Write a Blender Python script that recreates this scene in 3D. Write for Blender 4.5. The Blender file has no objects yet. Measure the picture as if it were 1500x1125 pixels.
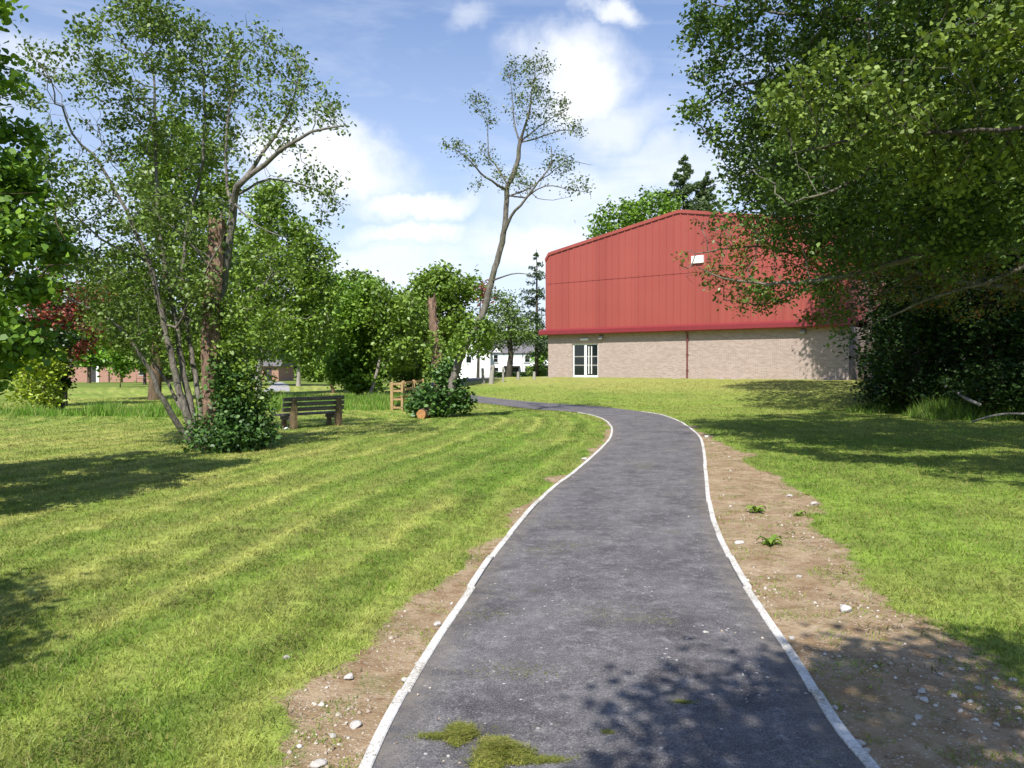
import bpy, bmesh, math, random
import numpy as np
from mathutils import Vector, Matrix

random.seed(7)
RNG = np.random.default_rng(11)
scene = bpy.context.scene
COL = scene.collection
PI = math.pi

# ----------------------------------------------------------------------------- camera model
F = 1150.0
CAM_Z = 1.6
HORIZON = 537.0
TH = math.atan((562.5 - HORIZON) / F)


def ray(px, py):
    xc = (px - 750.0) / F
    yc = -(py - 562.5) / F
    return np.array([xc, math.cos(TH) + yc * math.sin(TH), -math.sin(TH) + yc * math.cos(TH)])


def at(px, py, Y):
    """The point of the place seen in direction (px, py), Y metres ahead."""
    d = ray(px, py)
    return np.array([0, 0, CAM_Z]) + d * (Y / d[1])


# ----------------------------------------------------------------------------- noise
def _hash(ix, iy, seed):
    n = (ix.astype(np.int64) * 374761393 + iy.astype(np.int64) * 668265263 + seed * 1442695041) & 0xFFFFFFFF
    n = ((n ^ (n >> 13)) * 1274126177) & 0xFFFFFFFF
    n = n ^ (n >> 16)
    return (n & 0xFFFF) / 65535.0


def vnoise(x, y, seed=0):
    x = np.asarray(x, float); y = np.asarray(y, float)
    ix = np.floor(x); iy = np.floor(y)
    fx = x - ix; fy = y - iy
    fx = fx * fx * (3 - 2 * fx); fy = fy * fy * (3 - 2 * fy)
    a = _hash(ix, iy, seed); b = _hash(ix + 1, iy, seed)
    c = _hash(ix, iy + 1, seed); d = _hash(ix + 1, iy + 1, seed)
    return (a * (1 - fx) + b * fx) * (1 - fy) + (c * (1 - fx) + d * fx) * fy


def fbm(x, y, seed=0, o=4):
    v = 0; a = .5
    for i in range(o):
        v = v + a * vnoise(x * 2 ** i, y * 2 ** i, seed + i * 17); a *= .5
    return v / (1 - .5 ** o)


def sstep(a, b, x):
    t = np.clip((np.asarray(x, float) - a) / (b - a), 0, 1)
    return t * t * (3 - 2 * t)


# ----------------------------------------------------------------------------- terrain
HALL_L = np.array([2.58, 56.0])
HALL_D = np.array([0.786, -0.618])
HALL_N = np.array([-0.618, -0.786])
HALL_Z = 0.84


def terrain(x, y, bump=False):
    x = np.asarray(x, float); y = np.asarray(y, float)
    t = (x - HALL_L[0]) * HALL_N[0] + (y - HALL_L[1]) * HALL_N[1]
    u = (x - HALL_L[0]) * HALL_D[0] + (y - HALL_L[1]) * HALL_D[1]
    rise = HALL_Z * sstep(17.5, 3.5, t) * (.12 + .88 * sstep(-10, -2.2, u))
    r = np.hypot(x, y)
    z = rise - 0.8 * sstep(62, 145, r) * sstep(2, -8, u)
    return z


def ground(px, py):
    d = ray(px, py)
    lo, hi = 1.5, 400.0
    s = np.geomspace(1.5, 300, 1500)
    p = np.array([0, 0, CAM_Z])[None] + d[None] * s[:, None]
    h = p[:, 2] - terrain(p[:, 0], p[:, 1])
    i = int(np.argmax(h < 0)) if (h < 0).any() else len(s) - 1
    lo, hi = s[max(i - 1, 0)], s[i]
    for _ in range(30):
        m = (lo + hi) / 2
        q = np.array([0, 0, CAM_Z]) + d * m
        if q[2] - float(terrain(q[0], q[1])) < 0: hi = m
        else: lo = m
    q = np.array([0, 0, CAM_Z]) + d * hi
    return q[:2]


def on_ground(px, py, dz=0.0):
    x, y = ground(px, py)
    return np.array([x, y, float(terrain(x, y)) + dz])


def gpt(x, y, dz=0.0):
    return np.array([x, y, float(terrain(x, y)) + dz])


# path edges (metres), measured on the flat ground
LEFT = [(-0.80, -9), (-0.62, -3), (-0.58, 0), (-.565, 2.4), (-.552, 3.13), (-.515, 3.70), (-.42, 4.54), (-.30, 5.4), (-.084, 6.92), (.45, 9.8), (1.12, 12.5),
        (2.0, 16.4), (2.50, 19.4), (2.76, 22.4), (2.74, 25.0), (2.30, 27.3)]
RIGHT = [(1.12, -9), (1.28, -3), (1.36, 0), (1.39, 2.4), (1.407, 3.13), (1.42, 3.48), (1.516, 4.21), (1.60, 5.0), (1.765, 6.32), (2.16, 8.6), (2.97, 12.1),
         (3.85, 15.9), (4.30, 18.2), (4.80, 22.2), (4.93, 25.5), (4.58, 27.9)]
LEFT_FAR = [(.9, 29.2), (-.1, 31.5), (-1.9, 35.5), (-4.6, 40.5), (-6.2, 45.5), (-5.4, 50.5), (-3.2, 55), (-2.8, 60), (-4.2, 74)]
RIGHT_FAR = [(3.5, 31.4), (2.2, 33.4), (-.2, 37.6), (-2.6, 42.4), (-3.7, 45.5), (-3.3, 49), (-1.2, 53), (-.6, 60), (-2.0, 74)]


def smooth_poly(pts, step):
    """Catmull-Rom through pts, evenly resampled at about step metres."""
    p = np.array(pts, float)
    p = np.vstack([2 * p[0] - p[1], p, 2 * p[-1] - p[-2]])
    out = []
    for i in range(1, len(p) - 2):
        for t in np.linspace(0, 1, 24, endpoint=False):
            a, b, c, d = p[i - 1], p[i], p[i + 1], p[i + 2]
            out.append(.5 * ((2 * b) + (c - a) * t + (2 * a - 5 * b + 4 * c - d) * t * t + (3 * b - a - 3 * c + d) * t ** 3))
    out.append(p[-2])
    out = np.array(out)
    s = np.concatenate([[0], np.cumsum(np.linalg.norm(np.diff(out, axis=0), axis=1))])
    n = max(2, int(s[-1] / step))
    q = np.linspace(0, s[-1], n)
    return np.stack([np.interp(q, s, out[:, k]) for k in range(out.shape[1])], 1)


EDGE_L = smooth_poly(LEFT + LEFT_FAR, .25)
EDGE_R = smooth_poly(RIGHT + RIGHT_FAR, .25)
KERB_L = smooth_poly(LEFT, .1)
KERB_R = smooth_poly(RIGHT, .1)


def sdist(x, y, poly, closed=False):
    """Distance to the polyline and sign: positive on its left side."""
    x = np.asarray(x, float).ravel(); y = np.asarray(y, float).ravel()
    best = np.full(x.shape, 1e9); sg = np.zeros(x.shape)
    for i in range(len(poly) - 1):
        ax, ay = poly[i]; bx, by = poly[i + 1]
        dx, dy = bx - ax, by - ay
        t = np.clip(((x - ax) * dx + (y - ay) * dy) / (dx * dx + dy * dy), 0, 1)
        qx, qy = x - ax - t * dx, y - ay - t * dy
        d = qx * qx + qy * qy
        m = d < best
        best[m] = d[m]
        sg[m] = np.sign(dx * qy - dy * qx)[m]
    return np.sqrt(best), sg


PL = EDGE_L[::2]; PR = EDGE_R[::2]


def path_fields(x, y):
    dl, sl = sdist(x, y, PL)
    dr, sr = sdist(x, y, PR)
    left = dl * sl          # positive: lawn left of the path
    right = -dr * sr        # positive: lawn right of the path
    inside = (left < 0) & (right < 0)
    return left, right, inside


def lawn_fields(x, y, pf=None):
    """(albedo colour, dirt amount, inside path) of the turf at points x, y."""
    x = np.asarray(x, float).ravel(); y = np.asarray(y, float).ravel()
    left, right, inside = pf if pf is not None else path_fields(x, y)
    n1 = fbm(x * .55, y * .55, 3); n2 = fbm(x * 2.3, y * 2.3, 9); n3 = fbm(x * .16, y * .16, 21, 3)
    n4 = fbm(x * 7, y * 7, 33, 3)
    isl = left > 0
    wob = left + (n1 - .5) * 1.3 + (n2 - .5) * .5
    wob2 = left + (n1 - .5) * .4 + (n2 - .5) * .10
    band = .5 + .5 * np.sin(wob * 2 * PI / 1.0)
    band2 = (.5 + .5 * np.sin(wob2 * 2 * PI / .52 + 1.3)) ** 3
    amt = np.where(isl, 1.0, .30)
    straw = np.clip(.19 + amt * (.42 * band ** 1.6 + .16 * band2) + (n1 - .5) * .9 + (n3 - .5) * .7 + (n4 - .5) * .35, 0, 1)
    straw = np.where(isl, straw + .26 * sstep(2.0, 6, left) * sstep(17, 5, np.abs(y - 9)), straw * .75 + .28 * sstep(2.0, 6.0, right) * (n1 + .2) + .08 * sstep(12, 25, y))
    t = (x - HALL_L[0]) * HALL_N[0] + (y - HALL_L[1]) * HALL_N[1]
    straw = straw + .5 * sstep(13, 7, t) * sstep(-3, 1, t)
    straw = np.clip(straw, 0, 1)[:, None]
    lite = 1 + np.where(isl, .14 * (band - .45) * n3 * 2 + .42 * (band2 - .3) * n1 * 1.6, .12 * (band2 - .5)) + (n2 - .5) * .35
    green = np.array([.120, .225, .024]); lush = np.array([.185, .315, .032]); dry = np.array([.36, .36, .098])
    k = sstep(.35, .7, n2 * .6 + n3 * .4)[:, None]
    c = (green * (1 - k) + lush * k) * (1 - straw) + dry * straw
    c = c * lite[:, None]
    rut = np.clip((n4 - .62) * 6, 0, 1) * np.clip((n1 - .38) * 3, 0, 1) * np.where(isl, 1, .35)
    c = c * (1 - .6 * rut[:, None]) + np.array([.085, .08, .026]) * (.6 * rut[:, None])
    wl = .12 + .33 * sstep(7, 3.5, y) + .10 * (y < 20) + (fbm(x * 1.6, y * 1.6, 41, 5) - .5) * .6 - .06
    wl = np.where(y > 24, wl - sstep(24, 28, y) * .5, wl)
    wr = np.interp(y, [0, 4, 5, 5.7, 9, 12, 16, 20, 24], [1.15, 1.08, 1.0, 1.0, 1.32, 1.0, .55, .3, -.2]) + (fbm(x * 1.3, y * 1.3, 55, 5) - .5) * .75 - .05
    dirt = np.maximum(sstep(.14, -.14, left - wl) * (left > -.1), sstep(.20, -.20, right - wr) * (right > -.1))
    return c, dirt, inside


def surf_bump(x, y, pf, dirt):
    off = np.minimum(np.abs(pf[0]), np.abs(pf[1])); off = np.where(pf[2], 0, off)
    amp = sstep(.05, .6, off)
    b = amp * ((fbm(x * 1.1, y * 1.1, 71) - .5) * .06 + (fbm(x * 5, y * 5, 77, 3) - .5) * .035 * (1 - .4 * dirt)) + sstep(.02, .5, off) * .02 * (1 - .5 * dirt)
    return b - pf[2] * .03 - .004 * (off < .05)


def surf(x, y):
    x = np.atleast_1d(np.asarray(x, float)); y = np.atleast_1d(np.asarray(y, float))
    pf = path_fields(x, y)
    _, d, _ = lawn_fields(x, y, pf)
    return terrain(x, y) + np.where(pf[2], .012, surf_bump(x, y, pf, d))


# ----------------------------------------------------------------------------- object helpers
def tag(o, label=None, cat=None, group=None, kind=None):
    if label: o['label'] = label
    if cat: o['category'] = cat
    if group: o['group'] = group
    if kind: o['kind'] = kind
    return o


def empty(name, loc, rz=0.0):
    o = bpy.data.objects.new(name, None)
    COL.objects.link(o)
    o.empty_display_size = .2
    o.location = Vector([float(v) for v in loc])
    o.rotation_euler = (0, 0, rz)
    return o


def arr_mesh(name, v, f, smooth=False):
    v = np.asarray(v, np.float32); f = np.asarray(f, np.int32)
    me = bpy.data.meshes.new(name)
    k = f.shape[1]
    me.vertices.add(len(v)); me.vertices.foreach_set('co', v.ravel())
    me.loops.add(f.size); me.loops.foreach_set('vertex_index', f.ravel())
    me.polygons.add(len(f))
    me.polygons.foreach_set('loop_start', np.arange(0, f.size, k, dtype=np.int32))
    if smooth: me.polygons.foreach_set('use_smooth', np.ones(len(f), bool))
    me.update(calc_edges=True)
    return me


def link(name, me, mat, parent=None, loc=None):
    o = bpy.data.objects.new(name, me)
    COL.objects.link(o)
    if mat is not None: me.materials.append(mat)
    if parent is not None: o.parent = parent
    if loc is not None: o.location = Vector([float(v) for v in loc])
    return o


class MB:
    def __init__(s): s.v = []; s.f = []

    def add(s, v, f):
        b = len(s.v); s.v += [tuple(map(float, q)) for q in v]; s.f += [tuple(i + b for i in q) for q in f]
        return s

    def box(s, a, b):
        x0, y0, z0 = a; x1, y1, z1 = b
        return s.add([(x0, y0, z0), (x1, y0, z0), (x1, y1, z0), (x0, y1, z0), (x0, y0, z1), (x1, y0, z1), (x1, y1, z1), (x0, y1, z1)],
                     [(0, 3, 2, 1), (4, 5, 6, 7), (0, 1, 5, 4), (1, 2, 6, 5), (2, 3, 7, 6), (3, 0, 4, 7)])

    def prism(s, poly, y0, y1):
        """poly in (x, z), extruded along y (counter-clockwise seen from -y)."""
        n = len(poly)
        v = [(x, y0, z) for x, z in poly] + [(x, y1, z) for x, z in poly]
        f = [tuple(range(n)), tuple(range(2 * n - 1, n - 1, -1))]
        f += [(i, i + n, (i + 1) % n + n, (i + 1) % n) for i in range(n)]
        return s.add(v, f)

    def prism_x(s, poly, x0, x1):
        """poly in (y, z), extruded along x."""
        n = len(poly)
        v = [(x0, y, z) for y, z in poly] + [(x1, y, z) for y, z in poly]
        f = [tuple(range(n - 1, -1, -1)), tuple(range(n, 2 * n))]
        f += [(i, (i + 1) % n, (i + 1) % n + n, i + n) for i in range(n)]
        return s.add(v, f)

    def tube(s, pts, rad, n=8, cap=True):
        P = [np.array(p, float) for p in pts]
        R = rad if hasattr(rad, '__len__') else [rad] * len(P)
        b = len(s.v); ref = np.array([.31, .17, .93])
        for i, p in enumerate(P):
            d = P[min(i + 1, len(P) - 1)] - P[max(i - 1, 0)]
            d = d / (np.linalg.norm(d) + 1e-9)
            a = np.cross(d, ref if abs(d @ ref) < .95 else np.array([1., 0, 0])); a /= np.linalg.norm(a)
            c = np.cross(d, a)
            for k in range(n):
                w = 2 * PI * k / n
                s.v.append(tuple(p + R[i] * (a * math.cos(w) + c * math.sin(w))))
        for i in range(len(P) - 1):
            for k in range(n):
                k2 = (k + 1) % n
                s.f.append((b + i * n + k, b + i * n + k2, b + (i + 1) * n + k2, b + (i + 1) * n + k))
        if cap:
            s.f.append(tuple(b + k for k in range(n - 1, -1, -1)))
            e = b + (len(P) - 1) * n
            s.f.append(tuple(e + k for k in range(n)))
        return s

    def build(s, name, mat, parent=None, bevel=0, smooth=False, loc=None):
        me = bpy.data.meshes.new(name)
        me.from_pydata(s.v, [], s.f); me.update()
        bm = bmesh.new(); bm.from_mesh(me)
        bmesh.ops.recalc_face_normals(bm, faces=bm.faces)
        if bevel:
            bmesh.ops.bevel(bm, geom=[e for e in bm.edges if e.calc_face_angle(0) > .5], offset=bevel, segments=2, affect='EDGES', profile=.6)
        if smooth:
            for f in bm.faces: f.smooth = True
        bm.to_mesh(me); bm.free()
        return link(name, me, mat, parent, loc)


# ----------------------------------------------------------------------------- materials
def nmat(name):
    m = bpy.data.materials.new(name); m.use_nodes = True
    nt = m.node_tree; nt.nodes.clear()
    out = nt.nodes.new('ShaderNodeOutputMaterial')
    return m, nt, out


def N(nt, t, ins=None, **kw):
    n = nt.nodes.new('ShaderNode' + t)
    for k, v in kw.items(): setattr(n, k, v)
    for k, v in (ins or {}).items():
        if hasattr(v, 'is_output'): nt.links.new(v, n.inputs[k])
        else: n.inputs[k].default_value = v
    return n


def mixc(nt, fac, a, b, mode='MIX'):
    n = nt.nodes.new('ShaderNodeMix'); n.data_type = 'RGBA'; n.blend_type = mode
    for i, v in ((0, fac), (6, a), (7, b)):
        if hasattr(v, 'is_output'): nt.links.new(v, n.inputs[i])
        else: n.inputs[i].default_value = v if i == 0 else (*v, 1) if len(v) == 3 else v
    return n.outputs[2]


def ramp(nt, fac, stops):
    n = nt.nodes.new('ShaderNodeValToRGB')
    e = n.color_ramp.elements
    while len(e) < len(stops): e.new(.5)
    for q, (p, c) in zip(e, stops):
        q.position = p
        q.color = (c, c, c, 1) if not hasattr(c, '__len__') else (*c, 1)
    nt.links.new(fac, n.inputs[0])
    return n.outputs[0]


def noise(nt, vec, scale, detail=4, rough=.55, out='Fac', dist=0.0):
    n = N(nt, 'TexNoise', {'Scale': scale, 'Detail': detail, 'Roughness': rough, 'Distortion': dist})
    if vec is not None: nt.links.new(vec, n.inputs['Vector'])
    return n.outputs[out]


def math_(nt, op, a, b=None, clamp=False):
    n = nt.nodes.new('ShaderNodeMath'); n.operation = op; n.use_clamp = clamp
    for i, v in enumerate((a, b)):
        if v is None: continue
        if hasattr(v, 'is_output'): nt.links.new(v, n.inputs[i])
        else: n.inputs[i].default_value = v
    return n.outputs[0]


def bump(nt, h, strength, dist):
    n = N(nt, 'Bump', {'Strength': strength, 'Distance': dist})
    nt.links.new(h, n.inputs['Height'])
    return n.outputs[0]


def wpos(nt): return N(nt, 'NewGeometry').outputs['Position']
def opos(nt): return N(nt, 'TexCoord').outputs['Object']


def principled(nt, out, color, rough=.6, spec=.4, normal=None, metal=0.0):
    b = N(nt, 'BsdfPrincipled', {'Roughness': rough, 'Specular IOR Level': spec, 'Metallic': metal})
    if hasattr(color, 'is_output'): nt.links.new(color, b.inputs['Base Color'])
    else: b.inputs['Base Color'].default_value = (*color, 1)
    if normal is not None: nt.links.new(normal, b.inputs['Normal'])
    nt.links.new(b.outputs[0], out.inputs['Surface'])
    return b


def plain(name, color, rough=.6, var=.15, scale=6.0, spec=.4, bmp=0.0, bscale=40, metal=0.0):
    """Plain colour with soft blotches of wear."""
    m, nt, out = nmat(name)
    p = opos(nt)
    f = ramp(nt, noise(nt, p, scale, 5), [(.25, 0), (.75, 1)])
    a = tuple(c * (1 - var) for c in color); b = tuple(min(1, c * (1 + var)) for c in color)
    c = mixc(nt, f, a, b)
    nrm = bump(nt, noise(nt, p, bscale, 4), bmp, .02) if bmp else None
    principled(nt, out, c, rough, spec, nrm, metal)
    return m


LEAFS = {}


def leaf_mat(name, dark, light, trans=.35, rough=.42, accent=None, acc=.06, spec=.35):
    dark = tuple(q * 1.15 for q in dark); light = tuple(q * 1.6 for q in light); trans *= .62
    m, nt, out = nmat(name)
    g = N(nt, 'NewGeometry')
    r = g.outputs['Random Per Island']
    big = noise(nt, g.outputs['Position'], .9, 2)
    f = math_(nt, 'ADD', math_(nt, 'MULTIPLY', r, .65), math_(nt, 'MULTIPLY', big, .7))
    f = math_(nt, 'SUBTRACT', f, .20, True)
    c = mixc(nt, f, dark, light)
    if accent:
        c = mixc(nt, math_(nt, 'LESS_THAN', math_(nt, 'FRACT', math_(nt, 'MULTIPLY', r, 37.7)), acc), c, accent)
    b = N(nt, 'BsdfPrincipled', {'Roughness': rough, 'Specular IOR Level': spec})
    nt.links.new(c, b.inputs['Base Color'])
    t = N(nt, 'BsdfTranslucent')
    tc = mixc(nt, 1.0, c, (1.25, 1.25, .55), 'MULTIPLY')
    nt.links.new(tc, t.inputs['Color'])
    mx = N(nt, 'MixShader', {'Fac': trans})
    nt.links.new(b.outputs[0], mx.inputs[1]); nt.links.new(t.outputs[0], mx.inputs[2])
    nt.links.new(mx.outputs[0], out.inputs['Surface'])
    return m


def bark_mat(name, dark, light, moss=0.0, scale=9):
    m, nt, out = nmat(name)
    p = wpos(nt)
    mp = N(nt, 'Mapping', {'Scale': (1, 1, .28)}); nt.links.new(p, mp.inputs['Vector'])
    n1 = noise(nt, mp.outputs[0], scale, 6, .65)
    n2 = noise(nt, mp.outputs[0], scale * 4, 4, .6)
    h = math_(nt, 'ADD', n1, math_(nt, 'MULTIPLY', n2, .5))
    c = mixc(nt, ramp(nt, h, [(.5, 0), (.95, 1)]), dark, light)
    if moss:
        c = mixc(nt, math_(nt, 'MULTIPLY', ramp(nt, noise(nt, p, 2.2, 5), [(.48, 0), (.62, 1)]), moss), c, (.06, .085, .02))
    principled(nt, out, c, .9, .15, bump(nt, h, .9, .04))
    return m


M = {}


def make_materials():
    M['leaf_maple'] = leaf_mat('maple leaves', (.038, .098, .012), (.165, .270, .030), .42, .5)
    M['leaf_alder'] = leaf_mat('alder leaves', (.046, .080, .018), (.142, .205, .042), .36, .42)
    M['leaf_sparse'] = leaf_mat('sparse leaves', (.05, .075, .026), (.12, .16, .055), .3)
    M['leaf_beech'] = leaf_mat('broad leaves', (.024, .058, .012), (.112, .172, .034), .32, .42)
    M['leaf_rowan'] = leaf_mat('rowan leaves', (.038, .075, .014), (.175, .230, .046), .36, .5, spec=.25)
    M['leaf_bough'] = leaf_mat('low bough leaves', (.045, .075, .016), (.15, .165, .035), .38, .4, (.26, .13, .04), .22)
    M['leaf_dark'] = leaf_mat('dark leaves', (.012, .027, .007), (.030, .062, .012), .2)  # near-black colour carries part of the right wood's shade
    M['leaf_birch'] = leaf_mat('birch leaves', (.058, .112, .016), (.175, .255, .038), .4)
    M['leaf_lime'] = leaf_mat('lime green leaves', (.06, .135, .014), (.16, .29, .030), .4)
    M['leaf_yellow'] = leaf_mat('yellow green leaves', (.12, .18, .015), (.28, .34, .03), .4)
    M['leaf_red'] = leaf_mat('purple leaves', (.09, .022, .018), (.25, .060, .045), .3, .45, (.10, .10, .03), .2)
    M['leaf_olive'] = leaf_mat('olive leaves', (.055, .108, .016), (.170, .250, .038), .4)
    M['leaf_ivy'] = leaf_mat('ivy leaves', (.018, .048, .012), (.068, .135, .030), .18, .45, (.10, .19, .035), .16, .3)
    M['leaf_needle'] = leaf_mat('needles', (.028, .055, .020), (.065, .10, .035), .12, .6)
    M['leaf_larch'] = leaf_mat('larch needles', (.048, .09, .02), (.13, .19, .045), .25, .6)
    M['leaf_soft'] = leaf_mat('soft spruce needles', (.05, .085, .032), (.115, .165, .065), .25, .6)
    M['bark_grey'] = bark_mat('grey bark', (.07, .06, .048), (.25, .225, .19), .35)
    M['bark_brown'] = bark_mat('brown bark', (.07, .045, .03), (.20, .14, .095), .2)
    M['bark_red'] = bark_mat('shredded red bark', (.085, .05, .036), (.31, .205, .145), 0, 6)
    M['bark_dark'] = bark_mat('dark bark', (.03, .025, .02), (.10, .085, .07), .3)
    M['bark_pale'] = bark_mat('pale bark', (.16, .14, .12), (.42, .39, .34), .1)
    M['white'] = plain('white painted frame', (.78, .78, .77), .45, .05)
    M['render'] = plain('white rendered wall', (.82, .82, .80), .85, .04, 1.2)
    M['slate'] = plain('slate roof', (.14, .13, .135), .7, .25, 3)
    M['darkpaint'] = plain('dark painted porch', (.05, .045, .042), .5, .2)
    M['drkred'] = plain('dark red trim', (.22, .030, .036), .42, .08, 2)
    M['lampgrey'] = plain('lamp grey', (.35, .34, .33), .5, .1)
    M['concrete'] = plain('concrete', (.46, .44, .41), .9, .16, 8, .2, .2, 60)
    M['woodnew'] = plain('new timber', (.36, .24, .115), .75, .22, 9, .25, .3, 30)
    M['postgrey'] = plain('weathered post', (.33, .31, .28), .85, .25, 14, .2, .3, 40)
    M['cutwood'] = plain('sawn log face', (.42, .21, .085), .8, .3, 16, .2, .2, 40)
    M['paperwhite'] = plain('white paper', (.8, .8, .8), .7, .06)
    M['hedge'] = leaf_mat('hedge leaves', (.015, .035, .010), (.035, .075, .016), .15)
    # weathered bench timber: grain along the plank
    m, nt, out = nmat('weathered bench wood'); p = opos(nt)
    mp = N(nt, 'Mapping', {'Scale': (3, 40, 40)}); nt.links.new(p, mp.inputs['Vector'])
    n1 = noise(nt, mp.outputs[0], 1.2, 5, .7)
    c = mixc(nt, ramp(nt, n1, [(.3, 0), (.7, 1)]), (.05, .044, .041), (.175, .155, .145))
    principled(nt, out, c, .75, .3, bump(nt, n1, .5, .01)); M['benchwood'] = m
    M['benchleg'] = bark_mat('bench post wood', (.10, .065, .035), (.26, .19, .11), .25, 12)
    # glass: dark and reflecting
    m, nt, out = nmat('door glass')
    principled(nt, out, (.012, .016, .017), .04, .6); M['glass'] = m
    # red sheet steel
    m, nt, out = nmat('red steel sheet'); p = opos(nt)
    mp = N(nt, 'Mapping', {'Scale': (1.4, 1, .12)}); nt.links.new(p, mp.inputs['Vector'])
    st = noise(nt, mp.outputs[0], 1.6, 5, .6)
    pan = N(nt, 'SeparateXYZ'); nt.links.new(p, pan.inputs[0])
    cell = N(nt, 'TexWhiteNoise', noise_dimensions='1D'); nt.links.new(math_(nt, 'FLOOR', math_(nt, 'DIVIDE', pan.outputs[0], 1.0)), cell.inputs['W'])
    f = math_(nt, 'ADD', math_(nt, 'MULTIPLY', noise(nt, p, .35, 4), .55), math_(nt, 'MULTIPLY', cell.outputs[0], .4))
    c = mixc(nt, ramp(nt, f, [(.2, 0), (.8, 1)]), (.29, .064, .050), (.35, .082, .064))
    principled(nt, out, c, .48, .35); M['red'] = m
    # brick
    m, nt, out = nmat('pale brick'); p = opos(nt)
    sx = N(nt, 'SeparateXYZ'); nt.links.new(p, sx.inputs[0])
    cx = N(nt, 'CombineXYZ'); nt.links.new(math_(nt, 'ADD', sx.outputs[0], sx.outputs[1]), cx.inputs[0]); nt.links.new(sx.outputs[2], cx.inputs[1])
    br = N(nt, 'TexBrick', {'Scale': 1.0, 'Mortar Size': .009, 'Mortar Smooth': .25, 'Bias': 0.0, 'Brick Width': .225, 'Row Height': .075})
    br.inputs['Color1'].default_value = (.28, .20, .17, 1); br.inputs['Color2'].default_value = (.41, .315, .275, 1); br.inputs['Mortar'].default_value = (.52, .47, .42, 1)
    nt.links.new(cx.outputs[0], br.inputs['Vector'])
    big = noise(nt, p, .7, 4)
    c = mixc(nt, ramp(nt, big, [(.3, 0), (.7, .35)]), br.outputs['Color'], (.35, .265, .23))
    principled(nt, out, c, .9, .15, bump(nt, br.outputs['Fac'], -.4, .01)); M['brick'] = m
    # second, redder brick for the far building
    M['farbrick'] = plain('reddish far brick', (.36, .20, .15), .9, .12, 3)
    # stone
    m, nt, out = nmat('pale limestone'); p = opos(nt)
    r = N(nt, 'ObjectInfo').outputs['Random']
    n1 = noise(nt, p, 14, 5)
    c = mixc(nt, ramp(nt, n1, [(.3, 0), (.75, 1)]), (.46, .43, .39), (.78, .75, .70))
    c = mixc(nt, math_(nt, 'MULTIPLY', r, .35), c, (.40, .33, .26))
    principled(nt, out, c, .85, .25, bump(nt, n1, .6, .02)); M['stone'] = m
    m, nt, out = nmat('gravel chips')
    r = N(nt, 'NewGeometry').outputs['Random Per Island']
    principled(nt, out, ramp(nt, r, [(0, (.22, .16, .11)), (.55, (.38, .31, .23)), (.85, (.46, .41, .35)), (1, (.62, .59, .54))]), .85, .2); M['gravel'] = m


# ----------------------------------------------------------------------------- leaves
def leaves_mesh(name, P, size, width=.55, up=.5, out_dir=None, droop=0.0, svar=.35, rng=RNG):
    """One kite-shaped leaf face at every point of P."""
    n = len(P)
    nrm = rng.normal(size=(n, 3)); nrm /= np.linalg.norm(nrm, axis=1)[:, None]
    nrm[:, 2] = np.abs(nrm[:, 2]) + up
    nrm /= np.linalg.norm(nrm, axis=1)[:, None]
    d = rng.normal(size=(n, 3))
    if out_dir is not None: d = d * .7 + out_dir
    d[:, 2] -= droop
    d -= nrm * (d * nrm).sum(1)[:, None]
    d /= np.linalg.norm(d, axis=1)[:, None] + 1e-9
    s = np.cross(nrm, d)
    L = (size * (1 + svar * rng.uniform(-1, 1, n)))[:, None]
    W = L * width * .5
    b = P - d * L * .5
    fold = nrm * L * .10
    V = np.stack([b, b + d * L * .28 + s * W * .88 + fold, b + d * L * .64 + s * W * .84 + fold * .7, b + d * L - nrm * L * .12,
                  b + d * L * .64 - s * W * .84 + fold * .7, b + d * L * .28 - s * W * .88 + fold], 1).reshape(-1, 3)
    return arr_mesh(name, V, np.arange(6 * n).reshape(n, 6))


# ----------------------------------------------------------------------------- trees
def resample(pts, step):
    p = np.array(pts, float)
    if len(p) > 2: return smooth_poly(p, step)
    L = np.linalg.norm(p[1] - p[0]); n = max(2, int(L / step) + 1)
    return p[0] + (p[1] - p[0]) * np.linspace(0, 1, n)[:, None]


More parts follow.
